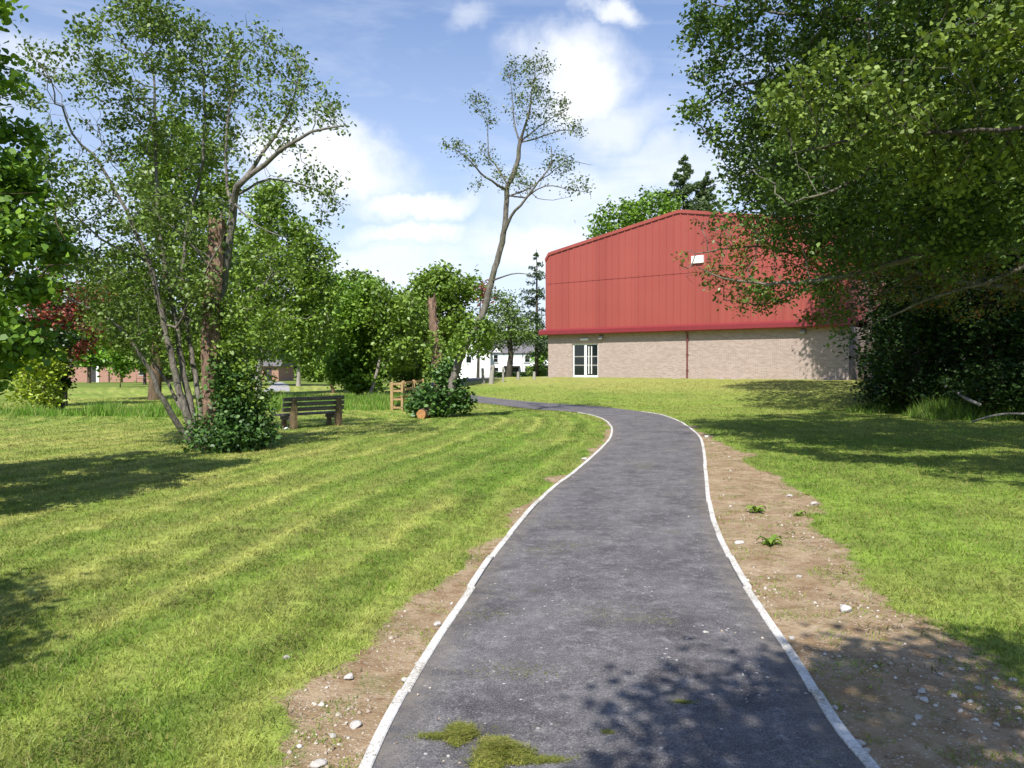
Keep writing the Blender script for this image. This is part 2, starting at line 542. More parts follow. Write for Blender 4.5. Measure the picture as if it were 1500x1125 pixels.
def grow(skel, attr, D, kill=1.25, iters=140, trop=(0, 0, .0), jit=.22, rng=RNG):
    """Space colonisation from skeleton polylines [(points, r0, r1)] towards attractor points."""
    pos = []; par = []; rad = []
    for k, (pts, r0, r1) in enumerate(skel):
        q = resample(pts, D)
        rr = r0 + (r1 - r0) * np.linspace(0, 1, len(q)) ** .8
        if k == 0: last = -1
        else:
            e = np.array(pos); last = int(np.argmin(((e - q[0]) ** 2).sum(1)))
            if np.linalg.norm(e[last] - q[0]) < .6 * D: q = q[1:]; rr = rr[1:]
        for a, b in zip(q, rr):
            w = rng.normal(size=3) * D * .05 if len(pos) > 2 else 0
            pos.append(np.array(a) + w); par.append(last); rad.append(b); last = len(pos) - 1
    n0 = len(pos)
    cap = 60000
    P = np.zeros((cap, 3)); P[:n0] = pos
    parent = np.full(cap, -1, int); parent[:n0] = par
    kids = np.zeros(cap, int)
    n = n0
    A = np.asarray(attr, float)
    trop = np.array(trop, float)

    def near(A, Q, off):
        bi = np.zeros(len(A), int); bd = np.full(len(A), 1e18)
        for s in range(0, len(Q), 800):
            d = ((A[:, None] - Q[None, s:s + 800]) ** 2).sum(2)
            j = d.argmin(1); dj = d[np.arange(len(A)), j]
            m = dj < bd; bd[m] = dj[m]; bi[m] = j[m] + off + s
        return bi, bd
    ni, nd = near(A, P[:n], 0)
    for _ in range(iters):
        if len(A) == 0 or n > cap - 3000: break
        dirs = (A - P[ni]) / (np.sqrt(nd)[:, None] + 1e-9)
        u, inv = np.unique(ni, return_inverse=True)
        S = np.zeros((len(u), 3)); np.add.at(S, inv, dirs)
        S /= np.linalg.norm(S, axis=1)[:, None] + 1e-9
        S += trop + rng.normal(size=S.shape) * jit
        S /= np.linalg.norm(S, axis=1)[:, None] + 1e-9
        ok = kids[u] < 3
        new = P[u[ok]] + S[ok] * D
        m = len(new)
        dead = ~ok[inv]
        P[n:n + m] = new; parent[n:n + m] = u[ok]; kids[u[ok]] += 1
        if m:
            bi, bd = near(A, new, n)
            c = bd < nd; ni[c] = bi[c]; nd[c] = bd[c]
        n += m
        keep = (nd > (kill * D) ** 2) & ~dead
        A = A[keep]; ni = ni[keep]; nd = nd[keep]
    return P[:n], parent[:n], np.array(rad), n0


def branch_mesh(name, P, parent, rad0, n0, tip, expo, rmin_draw=0.0):
    n = len(P)
    acc = np.zeros(n); nch = np.zeros(n, int); depth = np.zeros(n, int)
    R = np.zeros(n)
    for i in range(n - 1, -1, -1):
        r = max(tip, acc[i] ** (1 / expo)) if nch[i] else tip
        if i < n0: r = max(rad0[i], min(r, rad0[i] * 1.15))
        R[i] = r
        p = parent[i]
        if p >= 0:
            acc[p] += r ** expo; nch[p] += 1; depth[p] = max(depth[p], depth[i] + 1)
    # parents are always earlier than children, so one backward pass is enough
    ch = [[] for _ in range(n)]
    for i in range(n):
        if parent[i] >= 0: ch[parent[i]].append(i)
    V = []; Fc = []; nv = 0
    starts = [(i, -1) for i in range(n) if parent[i] < 0]
    ref = np.array([.31, .17, .93])
    while starts:
        i, frm = starts.pop()
        chain = [i]
        while ch[chain[-1]]:
            c = sorted(ch[chain[-1]], key=lambda q: -R[q])
            for q in c[1:]: starts.append((q, chain[-1]))
            chain.append(c[0])
        pts = P[chain]; rr = R[chain]
        if frm >= 0:
            pts = np.vstack([P[frm], pts]); rr = np.concatenate([[rr[0]], rr])
        if len(pts) < 2: continue
        rmax = rr.max()
        sides = 3 if rmax < .012 else 5 if rmax < .05 else 9
        d = np.gradient(pts, axis=0); d /= np.linalg.norm(d, axis=1)[:, None] + 1e-9
        a = np.cross(d, ref); a /= np.linalg.norm(a, axis=1)[:, None] + 1e-9
        b = np.cross(d, a)
        w = 2 * PI * np.arange(sides) / sides
        rr = rr.copy(); rr[-1] *= .5
        ring = pts[:, None] + rr[:, None, None] * (a[:, None] * np.cos(w)[None, :, None] + b[:, None] * np.sin(w)[None, :, None])
        V.append(ring.reshape(-1, 3))
        k = np.arange(sides); k2 = (k + 1) % sides
        base = nv + np.arange(len(pts) - 1)[:, None] * sides
        Fc.append(np.stack([base + k, base + k2, base + sides + k2, base + sides + k], 2).reshape(-1, 4))
        nv += ring.shape[0] * sides
    me = arr_mesh(name, np.vstack(V), np.vstack(Fc), True)
    return me, R, depth


AM = 1.9
LM = 2.1


def blob_points(blobs, rng=RNG, am=None):
    out = []
    for px, py, Y, rx, ry, rd, n in blobs:
        n = int(n * (am or AM))
        c = at(px, py, Y); k = Y / F
        q = rng.normal(size=(n, 3)); q /= np.linalg.norm(q, axis=1)[:, None]
        q *= rng.uniform(0, 1, n)[:, None] ** (1 / 2.6)
        out.append(c + q * np.array([rx * k, rd, ry * k]))
    return np.vstack(out)


def world_blobs(blobs, rng=RNG):
    out = []
    for x, y, z, rx, ry, rz, n in blobs:
        n = int(n * 1.5)
        q = rng.normal(size=(n, 3)); q /= np.linalg.norm(q, axis=1)[:, None]
        q *= rng.uniform(0, 1, n)[:, None] ** (1 / 2.6)
        out.append(np.array([x, y, z]) + q * np.array([rx, ry, rz]))
    return np.vstack(out)


def tree(name, label, cat, skel, attr, D, leaf, bark, lsize=.08, per=10, spread=.16, tip=.006, expo=2.3, order=3, bare=0.0,
         up=.3, droop=0.0, width=.6, group=None, trop=(0, 0, 0), jit=.22, seed=1, kill=1.25, gap=0.0, svar=.35, crown='crown', lm=None, gs=.9, root=None, trunk='trunk'):
    rng = np.random.default_rng(seed)
    P, par, rad, n0 = grow(skel, attr, D, kill=kill, trop=trop, jit=jit, rng=rng)
    base = np.array(skel[0][0][0], float) if root is None else np.array(root.location)
    me, R, depth = branch_mesh('trunk', P - base, par, rad, n0, tip, expo)
    if root is None:
        root = empty(name, base)
        tag(root, label, cat, group)
    link(trunk, me, M[bark], root)
    idx = np.arange(len(P))
    sel = (depth <= order) & (idx >= n0)
    if bare: sel &= rng.uniform(size=len(P)) > bare
    if gap:
        g = fbm(P[:, 0] * gs + P[:, 2] * gs * .55, P[:, 1] * gs + P[:, 2] * gs * .9, seed, 2)
        sel &= g > gap
    Q = P[sel]
    if len(Q):
        pv = np.where(par[sel] >= 0, par[sel], 0)
        seg = P[sel] - P[pv]
        m = rng.poisson(per * (lm or LM), len(Q))
        rep = np.repeat(np.arange(len(Q)), m)
        off = rng.normal(size=(len(rep), 3)) * spread * np.array([1, 1, .75])
        L = Q[rep] - seg[rep] * rng.uniform(0, 1, len(rep))[:, None] + off
        L[:, 2] -= droop * .5 * np.abs(rng.normal(size=len(rep))) * spread * 2
        lm = leaves_mesh(crown, L - base, lsize, width, up, droop=droop, svar=svar, rng=rng)
        link(crown, lm, M[leaf], root)
    return root


def skel_px(Ys, pts, r0, r1):
    """Polyline from (px, py[, Y]) picture directions at distance Ys."""
    return ([at(p[0], p[1], p[2] if len(p) > 2 else Ys) for p in pts], r0, r1)


def ivy_on(root, pts, rad, n, size, leaf='leaf_ivy', name='ivy', seed=3, up=.2):
    rng = np.random.default_rng(seed)
    p = resample(pts, .05); base = np.array(root.location)
    i = rng.integers(0, len(p), n)
    a = rng.uniform(0, 2 * PI, n)
    rr = np.interp(i / len(p), np.linspace(0, 1, len(rad)), rad) * rng.uniform(.55, 1.15, n)
    L = p[i] + np.stack([np.cos(a) * rr, np.sin(a) * rr, rng.normal(size=n) * .08], 1)
    od = np.stack([np.cos(a), np.sin(a), -.4 * np.ones(n)], 1)
    link(name, leaves_mesh(name, L - base, size, .85, up, out_dir=od * .5, rng=rng), M[leaf], root)


def conifer(name, label, x, y, h, r0, leaf, bark, sparse=.5, top=.0, seed=1, nsz=.35, droop=.25, bottom=.12, group=None, z=None, cat='conifer', dens=1.0):
    rng = np.random.default_rng(seed)
    z0 = float(terrain(x, y)) if z is None else z
    root = empty(name, (x, y, z0)); tag(root, label, cat, group)
    mb = MB()
    mb.tube([(0, 0, -.2), (0.02 * h * .1, 0, h * .5), (0, 0, h)], [h * .018, h * .011, .02], 8)
    LP = []; OD = []
    zz = h * bottom
    while zz < h * .985:
        fr = (zz / h - bottom) / (1 - bottom)
        L = r0 * (1 - fr) ** .8 * (.35 + .65 * min(1, fr * 5 + .4))
        for k in range(rng.integers(4, 7)):
            if rng.uniform() < sparse * .45: continue
            a = rng.uniform(0, 2 * PI); l = L * rng.uniform(.55, 1.15) + .1
            d = np.array([math.cos(a), math.sin(a), 0])
            z1 = zz + h * rng.uniform(-.018, .018); dr = droop * rng.uniform(.5, 1.5)
            pts = [np.array([0, 0, z1]) + d * l * t + np.array([0, 0, l * (.18 * t - dr * 1.6 * t * t + .22 * t ** 3)]) for t in (0, .35, .7, 1)]
            mb.tube(pts, [.012 * h * .12 + .015, .02, .014, .006], 4, False)
            m = int((14 + 26 * l) * dens)
            t = rng.uniform(.12, 1, m)
            q = np.stack([np.interp(t, [0, .35, .7, 1], [p[j] for p in pts]) for j in range(3)], 1)
            side = np.array([-d[1], d[0], 0])
            q += side * (rng.normal(size=m) * l * .16 * (1.15 - t))[:, None] + np.array([0, 0, 1]) * (rng.normal(size=m) * (.05 + .06 * l) - .05)[:, None]
            LP.append(q); OD.append(np.tile(d * .8 + np.array([0, 0, -droop]), (m, 1)))
        zz += h * rng.uniform(.018, .032)
    mb.build('trunk', M[bark], root, smooth=True)
    LP = np.vstack(LP); OD = np.vstack(OD)
    link('crown', leaves_mesh('crown', LP, nsz, .30, .3, out_dir=OD, rng=rng), M[leaf], root)
    return root


# ============================================================================= the setting
def build_ground():
    a = np.concatenate([np.arange(-52, 52.01, .17), np.arange(54.5, 307, 2.5)])
    a = np.radians(a)
    r = [0.25]
    while r[-1] < 46: r.append(r[-1] * 1.0145 + .004)
    while r[-1] < 5200: r.append(r[-1] * 1.06)
    r = np.array(r)
    RR, AA = np.meshgrid(r, a, indexing='ij')
    x = (RR * np.sin(AA)).ravel(); y = (RR * np.cos(AA)).ravel()
    z = terrain(x, y)
    near = np.hypot(x, y) < 70
    col = np.tile(np.array([.12, .18, .03]), (len(x), 1)); dirt = np.zeros(len(x)); b = np.zeros(len(x))
    xn, yn = x[near], y[near]
    pf = path_fields(xn, yn)
    c, d, ins = lawn_fields(xn, yn, pf)
    col[near] = c; dirt[near] = d
    b[near] = surf_bump(xn, yn, pf, d)
    z = z + b
    nr, na = len(r), len(a)
    V = np.stack([x, y, z], 1)
    V = np.vstack([V, [0, 0, float(terrain(0, 0)) - .03]])
    i = np.arange(nr - 1)[:, None] * na; j = np.arange(na)[None]; j2 = (j + 1) % na
    Q = np.stack([i + j, i + na + j, i + na + j2, i + j2], 2).reshape(-1, 4)
    Q = Q[:, ::-1]
    me = arr_mesh('ground', V, Q, True)
    ca = me.color_attributes.new('turf', 'FLOAT_COLOR', 'POINT')
    cc = np.ones((len(V), 4), np.float32); cc[:-1, :3] = col; cc[-1, :3] = col[0]; cc[:-1, 3] = 1
    ca.data.foreach_set('color', cc.ravel())
    at_ = me.attributes.new('dirt', 'FLOAT', 'POINT'); dd = np.zeros(len(V), np.float32); dd[:-1] = dirt
    at_.data.foreach_set('value', dd)
    m, nt, out = nmat('mown turf and bare soil')
    p = wpos(nt)
    t = N(nt, 'Attribute', attribute_name='turf').outputs['Color']
    dfac = N(nt, 'Attribute', attribute_name='dirt').outputs['Fac']
    n1 = noise(nt, p, 9, 6, .7); n2 = noise(nt, p, 55, 4, .7); n3 = noise(nt, p, 3.0, 5)
    t = mixc(nt, ramp(nt, n2, [(.3, 0), (.7, .55)]), t, (.30, .33, .09))
    t = mixc(nt, ramp(nt, n1, [(.36, .55), (.56, 0)]), t, (.045, .07, .012))
    soil = mixc(nt, ramp(nt, n3, [(.3, 0), (.7, 1)]), (.27, .185, .105), (.44, .335, .22))
    soil = mixc(nt, ramp(nt, n1, [(.47, 0), (.66, .9)]), soil, (.22, .135, .075))
    soil = mixc(nt, ramp(nt, n2, [(.58, 0), (.72, .6)]), soil, (.15, .095, .055))
    vo = N(nt, 'TexVoronoi', {'Scale': 34.0}); nt.links.new(p, vo.inputs['Vector'])
    soil = mixc(nt, ramp(nt, vo.outputs['Distance'], [(.14, .75), (.24, 0)]), soil, (.52, .47, .40))
    # sparse green film on the soil
    soil = mixc(nt, math_(nt, 'MULTIPLY', ramp(nt, noise(nt, p, 2.1, 5, .7), [(.52, 0), (.64, .75)]), ramp(nt, n2, [(.38, 0), (.62, 1)])), soil, (.13, .15, .04))
    dm = math_(nt, 'ADD', dfac, math_(nt, 'ADD', math_(nt, 'MULTIPLY', math_(nt, 'SUBTRACT', n1, .5), 1.3), math_(nt, 'MULTIPLY', math_(nt, 'SUBTRACT', n2, .5), .9)))
    dm = ramp(nt, dm, [(.40, 0), (.56, 1)])
    dm = math_(nt, 'MULTIPLY', dm, ramp(nt, dfac, [(.02, 0), (.2, 1)]))
    c = mixc(nt, dm, t, soil)
    h = math_(nt, 'ADD', math_(nt, 'MULTIPLY', n1, .8), math_(nt, 'MULTIPLY', n2, .5))
    principled(nt, out, c, .95, .1, bump(nt, h, .7, .05))
    o = link('ground', me, m); tag(o, kind='structure')


def build_path():
    # matched edges: one ribbon, several strips across
    L = smooth_poly(LEFT + LEFT_FAR, .2)
    def par(poly, n):
        s = np.linspace(0, 1, n); t = np.linspace(0, 1, len(poly))
        return np.stack([np.interp(s, t, poly[:, k]) for k in range(2)], 1)
    def knots(a, n=14):
        p = np.array(a, float); p = np.vstack([2 * p[0] - p[1], p, 2 * p[-1] - p[-2]]); out = []
        for i in range(1, len(p) - 2):
            for t in np.linspace(0, 1, n, endpoint=False):
                q0, q1, q2, q3 = p[i - 1], p[i], p[i + 1], p[i + 2]
                out.append(.5 * ((2 * q1) + (q2 - q0) * t + (2 * q0 - 5 * q1 + 4 * q2 - q3) * t * t + (3 * q1 - q0 - 3 * q2 + q3) * t ** 3))
        out.append(p[-2]); return np.array(out)
    A = knots(LEFT + LEFT_FAR); B = knots(RIGHT + RIGHT_FAR)
    k = 15
    W = np.linspace(0, 1, k)
    g = A[:, None] * (1 - W)[None, :, None] + B[:, None] * W[None, :, None]
    x = g[..., 0].ravel(); y = g[..., 1].ravel()
    z = terrain(x, y) + .008 + .014 * np.tile(np.sin(W * PI), len(A))
    n = len(A)
    i = np.arange(n - 1)[:, None] * k; j = np.arange(k - 1)[None]
    Q = np.stack([i + j, i + j + 1, i + k + j + 1, i + k + j], 2).reshape(-1, 4)
    me = arr_mesh('path', np.stack([x, y, z], 1), Q, True)
    ea = me.attributes.new('edge', 'FLOAT', 'POINT')
    ea.data.foreach_set('value', np.tile(np.abs(W - .5) * 2, n).astype(np.float32))
    m, nt, out = nmat('worn tarmac'); p = wpos(nt)
    n1 = noise(nt, p, 1.6, 7, .68, dist=.4); n2 = noise(nt, p, 7, 6, .72); n3 = noise(nt, p, 120, 3, .7); n4 = noise(nt, p, 26, 5, .75)
    c = mixc(nt, ramp(nt, n1, [(.32, 0), (.68, 1)]), (.068, .063, .068), (.165, .156, .160))
    dusty = math_(nt, 'MULTIPLY', ramp(nt, n2, [(.45, 0), (.74, 1)]), ramp(nt, n4, [(.40, 0), (.66, 1)]))
    c = mixc(nt, math_(nt, 'MULTIPLY', dusty, .95), c, (.36, .34, .34))
    c = mixc(nt, ramp(nt, n3, [(.34, .75), (.48, 0)]), c, (.018, .017, .018))
    c = mixc(nt, ramp(nt, n3, [(.57, 0), (.70, .7)]), c, (.40, .38, .36))
    vo = N(nt, 'TexVoronoi', {'Scale': 13.0}); nt.links.new(p, vo.inputs['Vector'])
    chip = math_(nt, 'MULTIPLY', ramp(nt, vo.outputs['Distance'], [(.07, 1), (.13, 0)]), ramp(nt, noise(nt, p, 2.7, 3), [(.44, 0), (.56, 1)]))
    c = mixc(nt, math_(nt, 'MULTIPLY', chip, .9), c, (.52, .50, .47))
    mossf = math_(nt, 'MULTIPLY', ramp(nt, noise(nt, p, 1.15, 5, .65), [(.56, 0), (.68, 1)]), ramp(nt, noise(nt, p, 30, 4, .75), [(.50, 0), (.64, 1)]))
    c = mixc(nt, math_(nt, 'MULTIPLY', mossf, .8), c, (.16, .17, .045))
    e = N(nt, 'Attribute', attribute_name='edge').outputs['Fac']
    ef = math_(nt, 'MULTIPLY', ramp(nt, e, [(.80, 0), (1, .8)]), ramp(nt, n2, [(.35, 0), (.65, 1)]))
    c = mixc(nt, ef, c, (.20, .17, .13))
    h = math_(nt, 'ADD', n3, math_(nt, 'MULTIPLY', n4, .6))
    principled(nt, out, c, .88, .25, bump(nt, h, .55, .012))
    o = link('path', me, m); tag(o, kind='structure')
    # gravel path glimpsed across the far lawn
    q = [on_ground(*s)[:2] for s in ((384, 574), (392, 569), (398, 563), (392, 559.5))]
    q2 = [on_ground(*s)[:2] for s in ((424, 574), (424, 569), (420, 563), (408, 559.5))]
    a = knots(q, 6); b = knots(q2, 6)
    g = np.stack([a, b], 1).reshape(-1, 2)
    z = terrain(g[:, 0], g[:, 1]) + .03
    i = np.arange(len(a) - 1)[:, None] * 2
    o = link('path', arr_mesh('path', np.column_stack([g, z]), np.hstack([i, i + 1, i + 3, i + 2])), plain('pale gravel', (.33, .32, .32), .9, .12, 3))
    tag(o, kind='structure')


def build_kerbs():
    m, nt, out = nmat('white edging concrete'); p = wpos(nt)
    n1 = noise(nt, p, 5, 5, .7); n2 = noise(nt, p, 60, 4, .7)
    c = mixc(nt, ramp(nt, n1, [(.3, 0), (.7, 1)]), (.50, .475, .44), (.74, .72, .69))
    c = mixc(nt, math_(nt, 'MULTIPLY', ramp(nt, n2, [(.50, 0), (.64, .9)]), ramp(nt, n1, [(.40, 1), (.65, .25)])), c, (.22, .20, .16))
    c = mixc(nt, math_(nt, 'MULTIPLY', ramp(nt, noise(nt, p, 1.7, 6, .7), [(.47, 0), (.64, .85)]), ramp(nt, n2, [(.35, 0), (.6, 1)])), c, (.25, .22, .15))
    principled(nt, out, c, .85, .2, bump(nt, n2, .35, .01))
    for poly, sgn in ((KERB_L, 1), (KERB_R, -1)):
        mb = MB(); s = np.concatenate([[0], np.cumsum(np.linalg.norm(np.diff(poly, axis=0), axis=1))])
        pos = 0.0; rnd = random.Random(4)
        while pos < s[-1] - .1:
            e = min(pos + .915, s[-1])
            q = np.linspace(pos + .006, e - .006, 7)
            pts = np.stack([np.interp(q, s, poly[:, k]) for k in range(2)], 1)
            d = np.gradient(pts, axis=0); d /= np.linalg.norm(d, axis=1)[:, None]
            nrm = np.stack([-d[:, 1], d[:, 0]], 1) * sgn
            w = .05
            dz = rnd.uniform(-.006, .006); sh = rnd.uniform(-.008, .008)
            prof = [(-.002, -.06), (-.002, .014), (.004, .019), (w - .006, .019), (w, .014), (w, -.06)]
            v = []
            for a, nn in zip(pts, nrm):
                tz = float(terrain(a[0], a[1]))
                for o_, h in prof: v.append((a[0] + nn[0] * (o_ + sh), a[1] + nn[1] * (o_ + sh), tz + h + dz))
            k = len(prof); f = [tuple(range(k)), tuple(range(7 * k - 1, 6 * k - 1, -1))]
            for i in range(6):
                for j in range(k): f.append((i * k + j, i * k + (j + 1) % k, (i + 1) * k + (j + 1) % k, (i + 1) * k + j))
            mb.add(v, f); pos = e
        tag(mb.build('kerb', m), kind='structure')


def blade_mesh(name, P, H, Wd, lean, colors, rng, flat=0.0):
    n = len(P)
    a = rng.uniform(0, 2 * PI, n); b = rng.uniform(0, 2 * PI, n)
    side = np.stack([np.cos(a), np.sin(a), np.zeros(n)], 1) * (Wd * .5)[:, None]
    tipo = np.stack([np.cos(b) * lean * H, np.sin(b) * lean * H, H], 1)
    V = np.stack([P - side, P + side, P + tipo], 1).reshape(-1, 3)
    me = arr_mesh(name, V, np.arange(3 * n).reshape(n, 3))
    ca = me.color_attributes.new('tint', 'FLOAT_COLOR', 'POINT')
    cc = np.ones((n, 3, 4), np.float32); cc[:, :, :3] = colors[:, None]
    ca.data.foreach_set('color', cc.ravel())
    return me


def grass_mat():
    m, nt, out = nmat('grass blades')
    c = N(nt, 'Attribute', attribute_name='tint').outputs['Color']
    b = N(nt, 'BsdfPrincipled', {'Roughness': .5, 'Specular IOR Level': .25}); nt.links.new(c, b.inputs['Base Color'])
    t = N(nt, 'BsdfTranslucent'); nt.links.new(mixc(nt, 1, c, (1.2, 1.2, .6), 'MULTIPLY'), t.inputs['Color'])
    mx = N(nt, 'MixShader', {'Fac': .35}); nt.links.new(b.outputs[0], mx.inputs[1]); nt.links.new(t.outputs[0], mx.inputs[2])
    nt.links.new(mx.outputs[0], out.inputs['Surface'])
    return m


def build_grass():
    rng = np.random.default_rng(5)
    M['grass'] = grass_mat()
    n = 620000
    # more blades near the viewpoint, fewer and wider ones farther off
    u = rng.uniform(size=n)
    r = 1.6 * (44 / 1.6) ** u
    a = np.radians(rng.uniform(-46, 46, n))
    r *= np.exp(rng.normal(size=n) * .01)
    x = r * np.sin(a); y = r * np.cos(a)
    c, d, ins = lawn_fields(x, y)
    left, right, _ = path_fields(x, y)
    tuft = fbm(x * 6, y * 6, 91, 3)
    keep = (~ins) & (rng.uniform(size=n) > d * (1.04 - .6 * (tuft > .58))) & (left > -.0) | ((~ins) & (right > 0) & (rng.uniform(size=n) > d * (1.04 - .6 * (tuft > .58))))
    keep &= rng.uniform(size=n) < .35 + tuft * 1.1
    keep &= (np.where(left > 0, left, 9) > .055) & (np.where(right > 0, right, 9) > .055)
    x, y, r, c, d, tuft = x[keep], y[keep], r[keep], c[keep], d[keep], tuft[keep]
    n = len(x)
    z = surf(x, y) - .003
    H = (.012 + .032 * rng.uniform(size=n) ** 1.5) * (1 + .5 * (tuft - .4)) * (1 - .45 * d) * (1 + .012 * r)
    W = .0032 + .00085 * r
    col = c * rng.uniform(.55, 1.35, n)[:, None]
    dryb = rng.uniform(size=n) < .12
    col[dryb] = np.array([.33, .29, .10]) * rng.uniform(.6, 1.2, dryb.sum())[:, None]
    me = blade_mesh('grass', np.stack([x, y, z], 1), H, W, rng.uniform(.2, 1.5, n), col, rng)
    tag(link('grass', me, M['grass']), kind='stuff')
    # cut grass lying in ragged rows on the lawn
    n = 260000
    r = 2.0 * (34 / 2.0) ** rng.uniform(size=n); a = np.radians(rng.uniform(-46, 46, n))
    x = r * np.sin(a); y = r * np.cos(a)
    left, right, ins = path_fields(x, y)
    n1 = fbm(x * .55, y * .55, 3); n2 = fbm(x * 2.3, y * 2.3, 9); n5 = fbm(x * 3.2, y * 3.2, 101, 4)
    wob = left + (n1 - .5) * 1.3 + (n2 - .5) * .5
    row = .5 + .5 * np.sin(wob * 2 * PI / 1.0 + 2.6)
    dens = np.where(left > 0, row ** 2 * np.clip((n5 - .50) * 7, 0, 1), .35 * np.clip((n5 - .56) * 7, 0, 1))
    keep = (~ins) & (rng.uniform(size=n) < dens) & (np.abs(left) > .3) & (np.abs(right) > .4)
    x, y, r, n5 = x[keep], y[keep], r[keep], n5[keep]; n = len(x)
    z = surf(x, y) + .004 + rng.uniform(0, .030, n) * np.clip((n5 - .45) * 6, 0, 1)
    pal = np.array([(.09, .105, .026), (.15, .15, .04), (.26, .235, .08), (.06, .08, .016)])
    col = pal[rng.integers(0, 4, n)] * rng.uniform(.6, 1.25, n)[:, None]
    me = blade_mesh('cut_grass', np.stack([x, y, z], 1), .010 + .014 * rng.uniform(size=n), .0035 + .0009 * r, rng.uniform(1.5, 4, n), col, rng)
    tag(link('cut_grass', me, M['grass']), kind='stuff')


def tall_grass(name, regions, n, h, seed, shade=1.0):
    """Rough unmown grass in ground regions [(x0, x1, y0, y1)] picked as picture directions of the ground."""
    rng = np.random.default_rng(seed)
    P = []
    for (cx, cy, rx, ry, w) in regions:
        k = int(n * w); t = rng.uniform(0, 2 * PI, k); q = rng.uniform(size=k) ** .8 * (.75 + .5 * vnoise(np.cos(t) * 2.3 + cx, np.sin(t) * 2.3 + cy, 4))
        P.append(np.stack([cx + np.cos(t) * q * rx, cy + np.sin(t) * q * ry], 1))
    P = np.vstack(P)
    tu = fbm(P[:, 0] * 1.4, P[:, 1] * 1.4, seed, 3)
    keep = rng.uniform(size=len(P)) < .2 + tu
    P = P[keep]; tu = tu[keep]; n = len(P)
    z = terrain(P[:, 0], P[:, 1])
    H = h * (.15 + 1.3 * np.clip(tu * 1.5 - .25, 0, 1)) * rng.uniform(.45, 1.25, n)
    pal = np.array([(.17, .34, .04), (.24, .40, .06), (.30, .36, .10), (.11, .22, .03)])
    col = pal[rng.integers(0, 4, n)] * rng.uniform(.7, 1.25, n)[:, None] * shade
    dist = np.hypot(P[:, 0], P[:, 1])
    me = blade_mesh(name, np.column_stack([P, z]), H, .006 + .0009 * dist, rng.uniform(.1, .6, n), col, rng)
    tag(link(name, me, M['grass']), kind='stuff')


